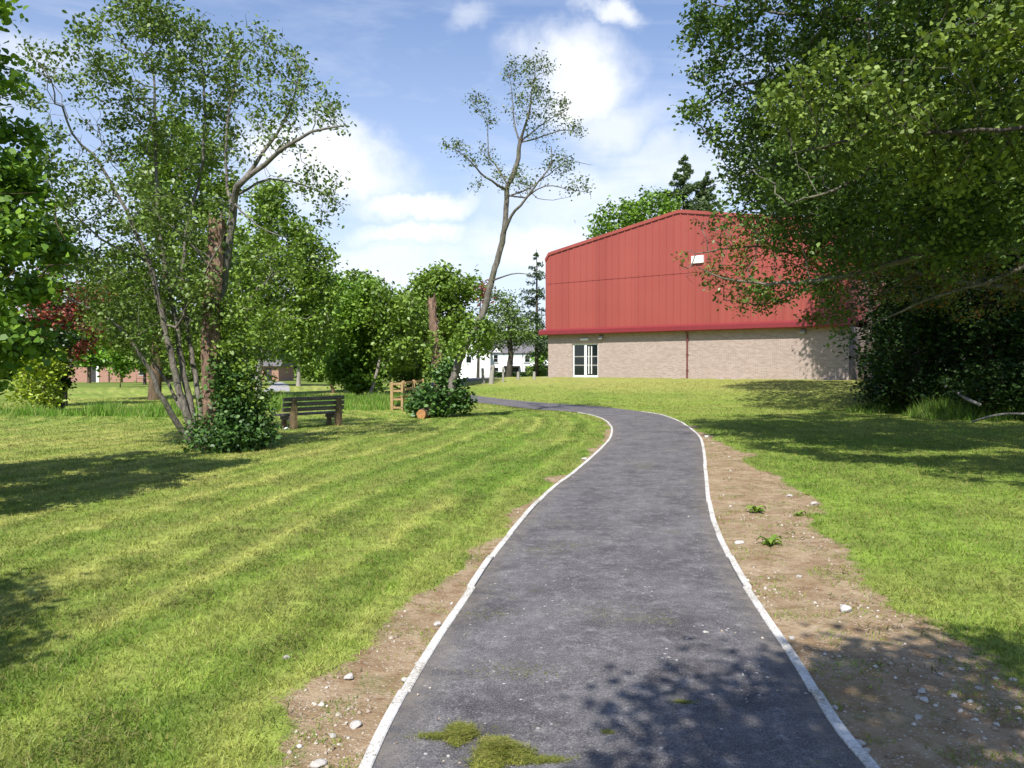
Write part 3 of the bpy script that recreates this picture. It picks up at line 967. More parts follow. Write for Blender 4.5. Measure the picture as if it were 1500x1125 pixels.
# ============================================================================= the hall
def build_hall():
    root = empty('sports_hall', (HALL_L[0], HALL_L[1], HALL_Z), math.atan2(HALL_D[1], HALL_D[0]))
    tag(root, 'large red clad hall with pale brick base and low pitched roof', 'hall')
    Wd, Dp, HB = 20.4, 30.0, 3.0
    d0, d1, dh = 2.05, 4.17, 2.36
    mb = MB()   # brick storey, the door opening left free
    t = .3
    mb.box((0, 0, -.6), (d0, t, HB)); mb.box((d1, 0, -.6), (Wd, t, HB)); mb.box((d0, 0, dh), (d1, t, HB)); mb.box((d0, 0, -.6), (d1, t, .02))
    mb.box((0, t, -.6), (t, Dp, HB)); mb.box((Wd - t, t, -.6), (Wd, Dp, HB)); mb.box((t, Dp - t, -.6), (Wd - t, Dp, HB))
    mb.build('brick_wall', M['brick'], root)
    MB().box((t, 2.2, 0), (8, 2.3, HB)).box((t, t, -.05), (8, 2.2, .0)).build('lobby', plain('lobby interior', (.10, .10, .095), .8), root)

    def roofline(u):
        e, rd = 8.76, 10.58
        z = e + (rd - e) * (1 - abs(u - Wd / 2) / (Wd / 2))
        k = min(u + .12, Wd + .12 - u)
        if k < .38:
            z -= .38 - math.sqrt(max(0, .38 ** 2 - (.38 - k) ** 2))
        return z

    def cladding(z0, z1f, yf):
        """Ribbed sheet: narrow raised ribs every third of a metre."""
        st = []; u = -.12; i = 0
        us = [-.12, -.05, .06, .2, .36]
        while u < Wd + .12:
            for du, dy in ((0, 0), (.38, 0), (.405, -.045), (.46, -.045), (.485, 0)):
                if u + du <= Wd + .12: st.append((u + du, dy))
            u += .5
        st.append((Wd + .12, 0))
        ss = sorted(set(st)); v = []; f = []
        for q, dy in ss:
            v += [(q, yf + dy, z0), (q, yf + dy, z1f(q))]
        for k in range(len(ss) - 1):
            f.append((2 * k, 2 * k + 2, 2 * k + 3, 2 * k + 1))
        m = MB(); m.add(v, f)
        n = len(ss)   # side returns and back, so the sheet is a solid wall
        return m
    low = cladding(3.38, lambda u: 6.57, -.16); low.box((-.12, -.157, 3.38), (Wd + .12, Dp, 6.57)); low.build('lower_cladding', M['red'], root)
    up = cladding(6.612, roofline, -.165)
    pr = [(-.12, 6.612), (Wd + .12, 6.612)] + [(u, roofline(u) - .02) for u in np.linspace(Wd + .12, -.12, 60)]
    up.prism(pr, -.162, Dp); up.build('upper_cladding', M['red'], root)
    MB().box((-.10, -.15, 6.572), (Wd + .10, Dp - .1, 6.61)).build('joint_shadow', plain('joint shadow red', (.25, .045, .038), .6), root)  # darker strip painted in for the shadow line where the sheets meet
    # roof sheet and verge trim following the gable
    us = np.linspace(-.14, Wd + .14, 70)
    prof = [(u, roofline(min(max(u, -.12), Wd + .12)) + .04) for u in us]
    ring = prof + [(u, z - .06) for u, z in reversed(prof)]
    MB().prism(ring[::-1], -.10, Dp + .2).build('roof', M['drkred'], root)
    tr = MB()
    inner = [(u * .996 + .04, z - .20) for u, z in prof]
    tr.prism((prof + inner[::-1])[::-1], -.25, -.10).build('verge_trim', M['drkred'] if False else M['red'], root)
    # sloping canopy fascia between cladding and brick
    fp = [(-.13, 3.42), (-.50, 3.30), (-.50, 3.02), (-.44, 2.96), (.0, 3.0)]
    MB().prism_x([(y, z) for y, z in fp], -.5, Wd + .5).build('fascia', M['drkred'], root, bevel=.02)
    # door
    dr = MB(); fw = .11
    dr.box((d0 + .003, .10, .022), (d0 + fw, .2, dh - .003)); dr.box((d1 - fw, .10, .022), (d1 - .003, .2, dh - .003)); dr.box((d0 + fw, .10, dh - fw), (d1 - fw, .2, dh - .003)); dr.box((d0 + fw, .10, .022), (d1 - fw, .2, .16))
    mid = (d0 + d1) / 2 - .02
    dr.box((mid - .1, .095, .16), (mid + .1, .2, dh - fw))
    door = dr.build('door', M['white'], root, bevel=.008)
    for a, b in ((d0 + fw, mid - .1), (mid + .1, d1 - fw)):
        g = MB().box((a, .14, .16), (b, .155, dh - fw)).build('glass_pane', M['glass'], door)
        for zz in (.82, 1.42): MB().box((a, .118, zz), (b, .139, zz + .07)).build('mid_rail', M['postgrey'], door)
    for xx in (mid + .24, mid + .46): MB().box((xx, .085, .25), (xx + .07, .117, 2.15)).build('pull_bar', M['white'], door)
    # downpipe, lamps, vent
    u = 10.75
    dp = MB().tube([(u, -.06, .03), (u, -.06, 2.62), (u, -.12, 2.80), (u, -.30, 2.99)], .055, 10)
    for zz in (.5, 1.5, 2.4): dp.box((u - .085, -.075, zz), (u + .085, .0, zz + .05))
    dp.build('downpipe', plain('maroon downpipe', (.15, .045, .042), .5), root, smooth=False)
    MB().box((2.78, -.10, 2.56), (3.42, .0, 2.70)).build('exit_light', M['white'], root, bevel=.02)
    for uu, zz in ((4.45, 2.62), (17.9, 2.66)):
        MB().prism_x([(0, -.0 + zz), (-.20, zz - .03), (-.24, zz + .05), (-.14, zz + .22), (0, zz + .24)], uu - .14, uu + .14).build('security_lamp', M['lampgrey'], root, bevel=.02)
    v = MB().box((11.1, -.30, 7.15), (11.9, -.14, 7.62))
    v.build('vent_box', M['white'], root, bevel=.02)
    MB().box((-.25, -.62, -.5), (Wd + 5.5, .0 - .002, .012)).build('apron', M['concrete'], root)
    # low wing set back at the far right
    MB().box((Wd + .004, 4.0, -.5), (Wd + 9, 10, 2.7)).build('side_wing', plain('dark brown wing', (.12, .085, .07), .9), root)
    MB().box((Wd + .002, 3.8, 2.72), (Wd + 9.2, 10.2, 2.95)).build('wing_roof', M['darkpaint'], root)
    # white looped hose hanging on a stand by the wing
    def w(uu, yy, zz):
        p = HALL_L + HALL_D * uu - HALL_N * yy
        return np.array([p[0], p[1], HALL_Z + zz])
    b = w(Wd + 1.15, .2, .01)
    t_ = empty('bent_pipe', b, math.atan2(HALL_D[1], HALL_D[0])); tag(t_, 'pale bent pipe standing on the apron beside the right end of the brick wall', 'pipe')
    MB().tube([(.12, 0, .02), (.12, 0, 1.15)], .03, 8).build('upright', M['white'], t_)
    pts = [(-.14 + .14 * 0, 0, .85)] + [(-.01 + .13 * math.cos(q), -.02, .38 + .2 * math.sin(q)) for q in np.linspace(PI, 2 * PI, 8)] + [(.12, -.02, .85)]
    MB().tube(pts, .035, 8).build('loop', M['white'], t_)


# ============================================================================= far buildings
def terrace_house(px0, px1, Y, label, gable, wins, porch, seed):
    a = at(px0, 540, Y); b = at(px1, 540, Y)
    zb = float(terrain(a[0], Y))
    root = empty('white_house', (a[0], Y, zb)); tag(root, label, 'house', 'white terraced houses beyond the lawn')
    W = b[0] - a[0]; eav = 4.9
    MB().box((0, 0, -.4), (W, 7, eav)).build('wall', M['render'], root)
    rf = MB().prism_x([(-.35, eav - .05), (3.5, eav + 2.5), (7.35, eav - .05), (7.2, eav - .15), (3.5, eav + 2.3), (-.2, eav - .15)], -.15 * (seed == 0), W + .05)
    roof = rf.build('roof', M['slate'], root)
    MB().box((W - .9, 3.1, eav + 2.0), (W - .2, 3.9, eav + 3.4)).build('chimney', M['render'], roof)
    if gable is not None:
        gx, gw, gh = gable
        MB().prism([(gx - gw, eav - .3), (gx + gw, eav - .3), (gx, eav + gh)], -.05, 2.2).build('gablet', M['render'], root)
        g = MB()
        for s in (-1, 1):
            p0 = (gx, eav + gh + .12); p1 = (gx + s * (gw + .2), eav - .35)
            poly = [p0, p1, (p1[0], p1[1] + .22), (p0[0], p0[1] + .25)]
            g.prism(poly if s < 0 else poly[::-1], -.2, 2.2)
        g.build('bargeboard', M['darkpaint'], root)
    for wx, wz, ww, wh in wins:
        f = MB().box((wx - ww / 2 - .09, -.06, wz - .09), (wx + ww / 2 + .09, -.002, wz + wh + .09)).build('window', M['white'], root)
        MB().box((wx - ww / 2, -.10, wz), (wx + ww / 2, -.062, wz + wh * .47)).box((wx - ww / 2, -.10, wz + wh * .53), (wx + ww / 2, -.062, wz + wh)).build('pane', M['glass'], f)
        MB().box((wx - ww / 2 - .15, -.16, wz - .2), (wx + ww / 2 + .15, -.002, wz - .095)).build('sill', M['lampgrey'], f)
    if porch:
        x0, x1, h = porch
        p = MB().box((x0, -1.6, -.3), (x0 + .18, -.003, h)).box((x1 - .18, -1.6, -.3), (x1, -.003, h)).box((x0 - .15, -1.8, h), (x1 + .15, -.003, h + .25)).box((x0 + .18, -.06, -.3), (x1 - .18, -.003, h - .02))
        p.build('porch', M['darkpaint'], root)
    MB().tube([(.25, -.08, 0), (.25, -.08, eav - .1)], .05, 6).build('downpipe', M['lampgrey'], root)


def build_far():
    Y = 150.0
    s = Y / F
    terrace_house(717, 765, Y, 'white two storey terraced house with dormer gable and dark porch', (1.4, 1.15, 1.1), [(1.2, 3.2, .75, 1.3), (4.0, 3.2, .85, 1.1), (1.25, .7, .85, 1.4)], (2.9, 5.7, 2.2), 1)
    terrace_house(765.6, 822, Y + .3, 'white terraced house between the larch trunk and the red hall', None, [(.9, 3.2, .9, 1.2), (3.3, 3.2, .7, 1.2), (5.8, 3.2, .9, 1.2), (.9, .7, .9, 1.3)], (2.2, 6.4, 2.35), 2)
    # gable end of the first house of the row, standing forward
    a = at(662, 540, Y - 3); zb = float(terrain(a[0], Y - 3))
    root = empty('white_house', (a[0], Y - 3, zb)); tag(root, 'white gable ended house half hidden behind the ivy shrub', 'house', 'white terraced houses beyond the lawn')
    W = 55 * s
    MB().prism([(0, -.4), (W, -.4), (W, 4.7), (W / 2 + .4, 7.6), (0, 4.7)], 0, 9).build('wall', M['render'], root)
    rf = MB()
    rf.prism([(W / 2 + .4, 7.85), (-.3, 4.75), (-.3, 4.5), (W / 2 + .4, 7.6)], -.25, 9.2)
    rf.prism([(W / 2 + .4, 7.602), (W + .3, 4.5), (W + .3, 4.75), (W / 2 + .4, 7.852)], -.25, 9.2)
    rf.build('roof', M['slate'], root)
    f = MB().box((2.6, -.06, 3.0), (3.7, -.002, 4.3)).build('window', M['white'], root); MB().box((2.7, -.09, 3.08), (3.6, -.062, 4.22)).build('pane', M['glass'], f)
    # low brick building beyond the left lawn
    def brick_block(px0, px1, Y, label, h):
        a = at(px0, 550, Y); b = at(px1, 550, Y); zb = float(terrain(a[0], Y)); W = b[0] - a[0]
        r = empty('brick_building', (a[0], Y, zb)); tag(r, label, 'building')
        MB().box((0, 0, -.5), (W, 8, h)).build('wall', M['farbrick'], r)
        MB().prism_x([(-.5, h + .002), (4, h + 2.2), (8.5, h + .002)], -.4, W + .4).build('roof', M['slate'], r)
        return r, W
    r, W = brick_block(96, 176, 108, 'low red brick building across the left lawn behind the saplings', 2.7)
    d = MB().box((3.0, -.06, 0), (4.2, -.002, 2.1)).build('doorway', M['darkpaint'], r)
    MB().box((4.25, -.1, 0), (4.6, -.002, 2.5)).build('pillar', M['render'], r)
    MB().tube([(6.0, -.08, 0), (6.0, -.08, 2.6)], .07, 6).build('downpipe', M['darkpaint'], r)
    r, W = brick_block(180, 232, 106, 'darker brick building end beside the leaning alder stems', 2.6)
    f = MB().box((2.2, -.06, .9), (3.0, -.002, 2.1)).build('window', M['white'], r); MB().box((2.28, -.09, .98), (2.92, -.062, 2.02)).build('pane', M['glass'], f)
    r, W = brick_block(378, 408, 116, 'brown building glimpsed beyond the pale gravel path', 2.2)
    MB().box((1.2, -.06, 0), (2.0, -.002, 1.9)).build('doorway', M['darkpaint'], r)
    # white car parked far off, seen between the alder stems and the ivy trunk
    p = on_ground(277, 556.5); k = p[1] / F
    car = empty('parked_car', p); tag(car, 'small white car parked far off between the two left trunks', 'car')
    mb = MB().prism([(-2.1, .25), (2.1, .25), (2.1, .75), (1.3, .86), (.7, 1.4), (-1.3, 1.42), (-1.9, .9), (-2.1, .85)], -.85, .85)
    mb.build('body', plain('white car paint', (.75, .76, .78), .25, .03), car, bevel=.06)
    MB().prism([(-1.25, .92), (1.1, .92), (.62, 1.33), (-1.15, 1.34)], -.87, .87).build('window', M['glass'], car)
    for xx in (-1.3, 1.3):
        MB().tube([(xx, -.88, .31), (xx, .88, .31)], .31, 14).build('wheel', M['darkpaint'], car)


# ============================================================================= small things
def build_bench():
    a = on_ground(438, 628); b = on_ground(491, 626)
    mid = (a + b) / 2; dv = b - a; ang = math.atan2(dv[1], dv[0])
    sp = .72; ang = math.radians(52)
    root = empty('park_bench', gpt(mid[0], mid[1]), ang)
    tag(root, 'weathered wooden park bench with its back to us under the left trees', 'bench')
    Lh = .98
    # local x along the bench, +y towards its front (away from the path)
    for s in (-1, 1):
        x = s * sp
        leg = MB().prism_x([(-.07, -.1), (.13, -.1), (.11, .36), (.03, .76), (-.04, .79), (-.06, .74)], x - .055, x + .055)
        leg.build('leg', M['benchleg'], root, bevel=.012)
        MB().prism_x([(.10, .22), (.52, .24), (.52, .34), (.10, .34)], x - .05, x + .05).build('seat_bearer', M['benchwood'], root)
        MB().prism_x([(.36, -.1), (.48, -.1), (.46, .238), (.38, .238)], x - .055, x + .055).build('leg', M['benchleg'], root, bevel=.01)
    sb = MB()
    for y0 in (.145, .29, .435): sb.box((-Lh, y0, .345), (Lh + .02, y0 + .13, .39))
    sb.build('seat', M['benchwood'], root, bevel=.006)
    bk = MB()
    for z0 in (.45, .585, .715):
        o = .155 - z0 * .10
        bk.add([(x, o + dy, z0 + zz) for x in (-Lh, Lh) for dy, zz in ((0, 0), (.035, .004), (.025, .105), (-.012, .10))],
               [(0, 1, 2, 3), (7, 6, 5, 4), (0, 4, 5, 1), (1, 5, 6, 2), (2, 6, 7, 3), (3, 7, 4, 0)])
    bk.build('backrest', M['benchwood'], root, bevel=.006)


def build_fence():
    pts = [on_ground(574, 602), None, None]
    x0, y0 = pts[0][0], pts[0][1]
    root = empty('timber_fence', gpt(x0, y0)); tag(root, 'short new timber post and rail fence beside the ivy shrub', 'fence')
    ps = [(0, 0), (.10, 2.3), (.22, 4.6), (.34, 6.9)]
    for px, py in ps:
        z = float(terrain(x0 + px, y0 + py) - terrain(x0, y0))
        MB().box((px - .05, py - .05, z - .3), (px + .05, py + .05, z + 1.05)).build('post', M['woodnew'], root, bevel=.01)
    for (a, b) in zip(ps[:-1], ps[1:]):
        for h in (.16, .42, .70, .96):
            MB().prism_x([(a[1], h - .045), (b[1], h - .045), (b[1], h + .045), (a[1], h + .045)], a[0] + .062, a[0] + .10).build('rail', M['woodnew'], root)
    # a second, short return so the end reads as a ladder of rails facing the lawn
    for h in (.12, .42, .72, .98):
        MB().box((.052, -.02, h - .035), (.33, .015, h + .035)).build('rail', M['woodnew'], root)
    MB().box((.33, -.04, -.3), (.41, .04, 1.05)).build('post', M['woodnew'], root, bevel=.01)


def build_posts():
    data = [((719, 563), 1.15, .15, 'pale leaning gatepost at the far end of the path, the thickest of the row', .12), ((708, 562), .95, .11, 'grey post left of the pale leaning gatepost', -.05),
            ((737, 560), .95, .07, 'thin grey post right of the pale leaning gatepost', 0), ((759, 556), .5, .10, 'short pale marker post in front of the larch trunk', 0), ((782.5, 556), .5, .10, 'short pale marker post beside the spruce trunk', 0)]
    for (px, py), h, w, lab, lean in data:
        p = on_ground(px, py)
        r = MB().tube([(0, 0, -.2), (lean * .5, 0, h * .6), (lean, 0, h)], [w, w * .92, w * .8], 8)
        o = r.build('wooden_post', M['postgrey'], None, bevel=0, smooth=False, loc=p)
        tag(o, lab, 'post', 'old posts at the far end of the path')


def build_log():
    p = on_ground(617, 614.5)
    root = empty('cut_log', p + np.array([0, 0, .15])); tag(root, 'sawn log with orange cut end lying under the ivy shrub', 'log')
    rng = random.Random(5)
    d = np.array([.42, 1.0, .10]); d /= np.linalg.norm(d)
    ring = [.155 * (1 + rng.uniform(-.08, .08)) for _ in range(16)]
    a = np.cross(d, [0, 0, 1.]); a /= np.linalg.norm(a); b = np.cross(a, d)
    v = []; f = []
    for i, t in enumerate((0, .35, .8, 1.2)):
        for k in range(16):
            w = 2 * PI * k / 16; rr = ring[k] * (1 + .05 * math.sin(3 * w + i))
            v.append(d * t + rr * (a * math.cos(w) + b * math.sin(w)))
    for i in range(3):
        for k in range(16): f.append((i * 16 + k, i * 16 + (k + 1) % 16, (i + 1) * 16 + (k + 1) % 16, (i + 1) * 16 + k))
    f.append(tuple(range(48, 64)))
    MB().add(v, f).build('bark', M['bark_brown'], root, smooth=False)
    c = [v[k] * .97 - d * .012 for k in range(16)] + [v[k] * .97 + d * .03 for k in range(16)]
    MB().add(c, [tuple(range(15, -1, -1)), tuple(range(16, 32))] + [(k, (k + 1) % 16, 16 + (k + 1) % 16, 16 + k) for k in range(16)]).build('cut_end', M['cutwood'], root)


def stone_mesh(seed, flat=.6):
    bm = bmesh.new(); bmesh.ops.create_icosphere(bm, subdivisions=3, radius=1)
    r = np.random.default_rng(seed); dirs = r.normal(size=(9, 3)); dirs /= np.linalg.norm(dirs, axis=1)[:, None]; lim = r.uniform(.55, .9, 9)
    for v in bm.verts:
        p = np.array(v.co)
        for d, l in zip(dirs, lim):
            k = p @ d
            if k > l: p = p - d * (k - l) * .9
        p *= 1 + .06 * math.sin(p[0] * 5 + seed) * math.sin(p[1] * 6 + 1)
        v.co = p
    me = bpy.data.meshes.new('stone'); bm.to_mesh(me); bm.free()
    me.materials.append(M['stone'])
    return me


def build_stones():
    meshes = [stone_mesh(i) for i in range(6)]
    S = [  # px, py, width in px, label
        (1239, 899, 19, 'largest pale stone lying on the sunny bare soil right of the path'),
        (1160, 936, 10, 'pale stone close to the right kerb just above the shade'),
        (1260, 1090, 15, 'big pale stone by the right kerb in the bottom corner shade'),
        (1269, 1101, 13, 'flat stone touching below the big pale stone by the right kerb'),
        (1345, 1058, 14, 'broad pale stone in the shaded soil level with the kerb bottom'),
        (1350, 1021, 14, 'low pale stone in the middle of the shaded soil'),
        (1354, 1034, 13, 'wide flat stone in the shaded soil just below a low pale one'),
        (1398, 1028, 11, 'pale stone on the shaded soil right of a pair of flat ones'),
        (1406, 1049, 10, 'small upright stone in the shaded soil towards the grass'),
        (1376, 994, 12, 'thin flat stone at the upper edge of the shaded soil'),
        (1433, 1016, 10, 'roundish stone on the dark soil near the ragged grass edge'),
        (1408, 986, 10, 'grey stone in the shaded soil below the sunlit tongue of grass'),
        (1460, 1069, 10, 'lone stone far right on the dark soil'),
        (1491, 1048, 13, 'pale stone at the right edge of the picture on dark soil'),
        (1223, 1038, 12, 'pale stone against the right kerb at the start of the shade'),
        (1199, 1013, 11, 'stone beside the right kerb where the shade begins'),
        (1485, 1003, 12, 'pale stone at the grass edge on the far right'),
        (512, 997, 18, 'flat pale stone on the left bare soil at the grass edge'),
        (614, 974, 14, 'pale stone lying beside the left kerb'),
        (521, 1065, 20, 'knobbly pale stone on the left bare soil near the kerb'),
        (487, 1081, 12, 'small grey stone on the smooth brown soil at bottom left'),
        (641, 917, 15, 'pale stone in front of the left kerb on the narrow soil strip'),
        (591, 1024, 12, 'stone pressed against the left kerb near the bottom'),
        (594, 998, 13, 'greyish stone just left of the kerb above a pressed one'),
        (420, 973, 11, 'white stone lying alone in the left grass'),
        (657, 1113, 7, 'little pale stone on the tarmac below the small clippings heap'),
        (466, 1122, 26, 'large flat stone cut by the bottom edge of the picture on left soil'),
        (856, 674, 9, 'pale chip of stone on the left verge half way along the path'),
        (1035, 641, 10, 'pale stones lump beside the far right kerb at the bend'),
        (1034, 930, 9, 'white pebble lying on the tarmac in the sun'),
        (1193, 741, 14, 'flat pale slab at the grass edge right of the path'),
        (1156, 729, 13, 'flat light stone on the far bare soil between weeds'),
        (1083, 797, 14, 'thin light stone near the right kerb on sunny soil'),
        (1170, 848, 10, 'light stone half way across the sunny soil'),
    ]
    for i, (px, py, w, lab) in enumerate(S):
        p = on_ground(px, py); s = w / 2 * p[1] / F * 1.05
        o = bpy.data.objects.new('stone', meshes[i % 6]); COL.objects.link(o)
        r = random.Random(i)
        o.scale = (s, s * r.uniform(.7, 1.0), s * (r.uniform(.42, .65) if i else .72))
        o.rotation_euler = (r.uniform(-.15, .15), r.uniform(-.15, .15), r.uniform(0, 6))
        o.location = (p[0], p[1], float(surf(p[0], p[1])[0]) + o.scale[2] * .45)
        tag(o, lab, 'stone', 'loose stones along the path')
    # countless small chips on the soil and a few on the tarmac
    rng = np.random.default_rng(8)
    n = 60000
    r = 2.2 * (22 / 2.2) ** rng.uniform(size=n); a = np.radians(rng.uniform(-30, 42, n))
    x = r * np.sin(a); y = r * np.cos(a)
    _, d, ins = lawn_fields(x, y)
    cl = fbm(x * 2.2, y * 2.2, 131, 3)
    keep = ((~ins) & (d > .6) & (rng.uniform(size=n) < np.clip((cl - .44) * 3, 0.06, .55))) | (ins & (rng.uniform(size=n) < .035))
    x, y, r, ins = x[keep], y[keep], r[keep], ins[keep]; n = len(x)
    s = (.0035 + .014 * rng.uniform(size=n) ** 4) * (1 + .05 * r)
    s[ins] *= .7
    z = surf(x, y) + s * .15
    oct_ = np.array([(1, 0, 0), (0, 1, 0), (-1, 0, 0), (0, -1, 0), (0, 0, .6), (0, 0, -.6)], float)
    fc = np.array([(0, 1, 4), (1, 2, 4), (2, 3, 4), (3, 0, 4), (1, 0, 5), (2, 1, 5), (3, 2, 5), (0, 3, 5)])
    th = rng.uniform(0, 2 * PI, n); ct, st = np.cos(th), np.sin(th)
    J = oct_[None] * rng.uniform(.6, 1.3, (n, 6, 3))
    X = (J[..., 0] * ct[:, None] - J[..., 1] * st[:, None]); Yv = (J[..., 0] * st[:, None] + J[..., 1] * ct[:, None]) * .8
    V = np.stack([X * s[:, None] + x[:, None], Yv * s[:, None] + y[:, None], J[..., 2] * s[:, None] + z[:, None]], 2).reshape(-1, 3)
    Fa = (fc[None] + (np.arange(n) * 6)[:, None, None]).reshape(-1, 3)
    tag(link('gravel', arr_mesh('gravel', V, Fa), M['gravel']), kind='stuff')


def build_clippings():
    rng = np.random.default_rng(17)
    def heap(px, py, rx, ry, h, lab, seed, n):
        p = on_ground(px, py)
        m = 26; v = []; f = []
        for i in range(m + 1):
            for k in range(40):
                w = 2 * PI * k / 40; t = i / m
                q = t * (1 + .25 * math.sin(3 * w + seed) + .14 * math.sin(7 * w))
                x = math.cos(w) * q * rx; y = math.sin(w) * q * ry
                z = h * (1 - t * t) ** .8 * (.55 + .9 * float(fbm(np.array([x * 22 + seed]), np.array([y * 22]), 7, 3)[0])) if t < 1 else -.02
                v.append((x, y, z))
        for i in range(m):
            for k in range(40): f.append((i * 40 + k, (i + 1) * 40 + k, (i + 1) * 40 + (k + 1) % 40, i * 40 + (k + 1) % 40))
        root = empty('clippings_heap', p + np.array([0, 0, .018])); tag(root, lab, 'grass heap', 'grass clippings on the tarmac')
        MB().add(v, f).build('mound', plain('damp cut grass', (.20, .215, .045), .95, .5, 70, .1, .9, 140), root, smooth=True)
        V = np.array(v); q = V[rng.integers(0, len(V) - 41, n)] * np.array([1.06, 1.06, 1]) + rng.normal(size=(n, 3)) * np.array([.012, .012, .003]); q[:, 2] = np.abs(q[:, 2])
        pal = np.array([(.20, .23, .04), (.30, .31, .07), (.13, .16, .025), (.36, .33, .11)])
        me = blade_mesh('loose_blades', q, .003 + .006 * rng.uniform(size=n), .0035 * np.ones(n), rng.uniform(2, 7, n), pal[rng.integers(0, 4, n)], rng)
        o = link('loose_blades', me, M['grass'], root); o['kind'] = 'stuff'
    heap(674, 1084, .062, .075, .035, 'smaller heap of damp grass clippings near the bottom of the path', 1, 2600)
    heap(731, 1114, .115, .11, .045, 'larger heap of grass clippings cut off by the bottom edge of the picture', 2, 5200)
    # smears of loose clippings on the tarmac
    n = 5200
    c = [(650, 1085, .10, .03), (790, 1121, .12, .03), (1000, 1035, .05, .02), (890, 1080, .03, .02), (715, 905, .25, .12), (760, 990, .3, .12), (850, 800, .3, .2), (820, 770, .3, .25), (900, 900, .4, .2)]
    P = []
    for i, (px, py, a, b) in enumerate(c):
        p = on_ground(px, py); k = n // (3 if i < 2 else 22)
        P.append(p[None] + rng.normal(size=(k, 3)) * np.array([a, b, 0]) * .5 + np.array([0, 0, .020]))
    P = np.vstack(P); n = len(P)
    pal = np.array([(.20, .23, .04), (.28, .28, .07), (.13, .16, .03)])
    tag(link('grass_trimmings', blade_mesh('grass_trimmings', P, .004 + .006 * rng.uniform(size=n), .0035 * np.ones(n), rng.uniform(1.5, 4, n), pal[rng.integers(0, 3, n)], rng), M['grass']), kind='stuff')


def build_weeds():
    rng = np.random.default_rng(23)
    for px, py, s, lab in ((1107, 751, .16, 'dark leaved weed on the bare soil, farther from us, above its twin'), (1127, 799, .15, 'dark leaved weed rosette on the bare soil by the right kerb'), (1168, 757, .10, 'tuft of green weed near the grass edge on the bare soil')):
        p = on_ground(px, py)
        root = empty('weed_plant', p); tag(root, lab, 'weed', 'weeds on the bare soil')
        mb = MB()
        for k in range(15):
            a = rng.uniform(0, 2 * PI); l = s * rng.uniform(.3, 1.0); w = l * rng.uniform(.14, .26); up_ = rng.uniform(.5, 1.9)
            d = np.array([math.cos(a), math.sin(a), 0]); q = np.array([-d[1], d[0], 0])
            hs = [(0, .005, .15), (.35, .35, 1.0), (.7, .42, .9), (1.0, .22, .05)]
            v = []
            for t, z, ww in hs:
                c = d * l * t + np.array([0, 0, z * l * .8 * up_ + .012]); v += [c - q * w * ww, c + np.array([0, 0, -.012]), c + q * w * ww]
            f = []
            for i in range(3): f += [(3 * i, 3 * i + 1, 3 * i + 4, 3 * i + 3), (3 * i + 1, 3 * i + 2, 3 * i + 5, 3 * i + 4)]
            mb.add(v, f)
        mb.build('leaves', M['leaf_olive'], root, smooth=True)
    # scrap of white paper beside the bench
    p = on_ground(417, 630)
    mb = MB(); v = []; f = []
    for i in range(5):
        for j in range(4): v.append((i * .05 - .1, j * .05 - .07, .03 + .03 * math.sin(i * 1.9 + j) + .02 * math.cos(j * 2.3)))
    for i in range(4):
        for j in range(3): f.append((i * 4 + j, (i + 1) * 4 + j, (i + 1) * 4 + j + 1, i * 4 + j + 1))
    o = mb.add(v, f).build('paper_scrap', M['paperwhite'], None, loc=p)
    sol = o.modifiers.new('thick', 'SOLIDIFY'); sol.thickness = .003
    tag(o, 'crumpled white paper scrap on the grass left of the bench', 'litter')
    # fallen pale branch in the shade on the right
    for pts, r, lab in (([(1392, 566, 25), (1402, 575, 24), (1418, 585, 23), (1436, 593, 22.5)], .05, 'pale fallen branch sloping down in the dark under the right trees'),
                        ([(1424, 618, 21.5), (1450, 610, 21), (1475, 606, 21), (1520, 607, 20.5)], .03, 'long thin bare stick lying in the rough grass at the right edge')):
        q = [at(*s) for s in pts]
        q = [np.array([a[0], a[1], max(a[2], float(terrain(a[0], a[1])) + .06)]) for a in q]
        mb = MB().tube([a - q[0] for a in smooth_poly(q, .2)], r, 6)
        o = mb.build('fallen_branch', M['bark_pale'], None, smooth=True, loc=q[0]); tag(o, lab, 'branch')


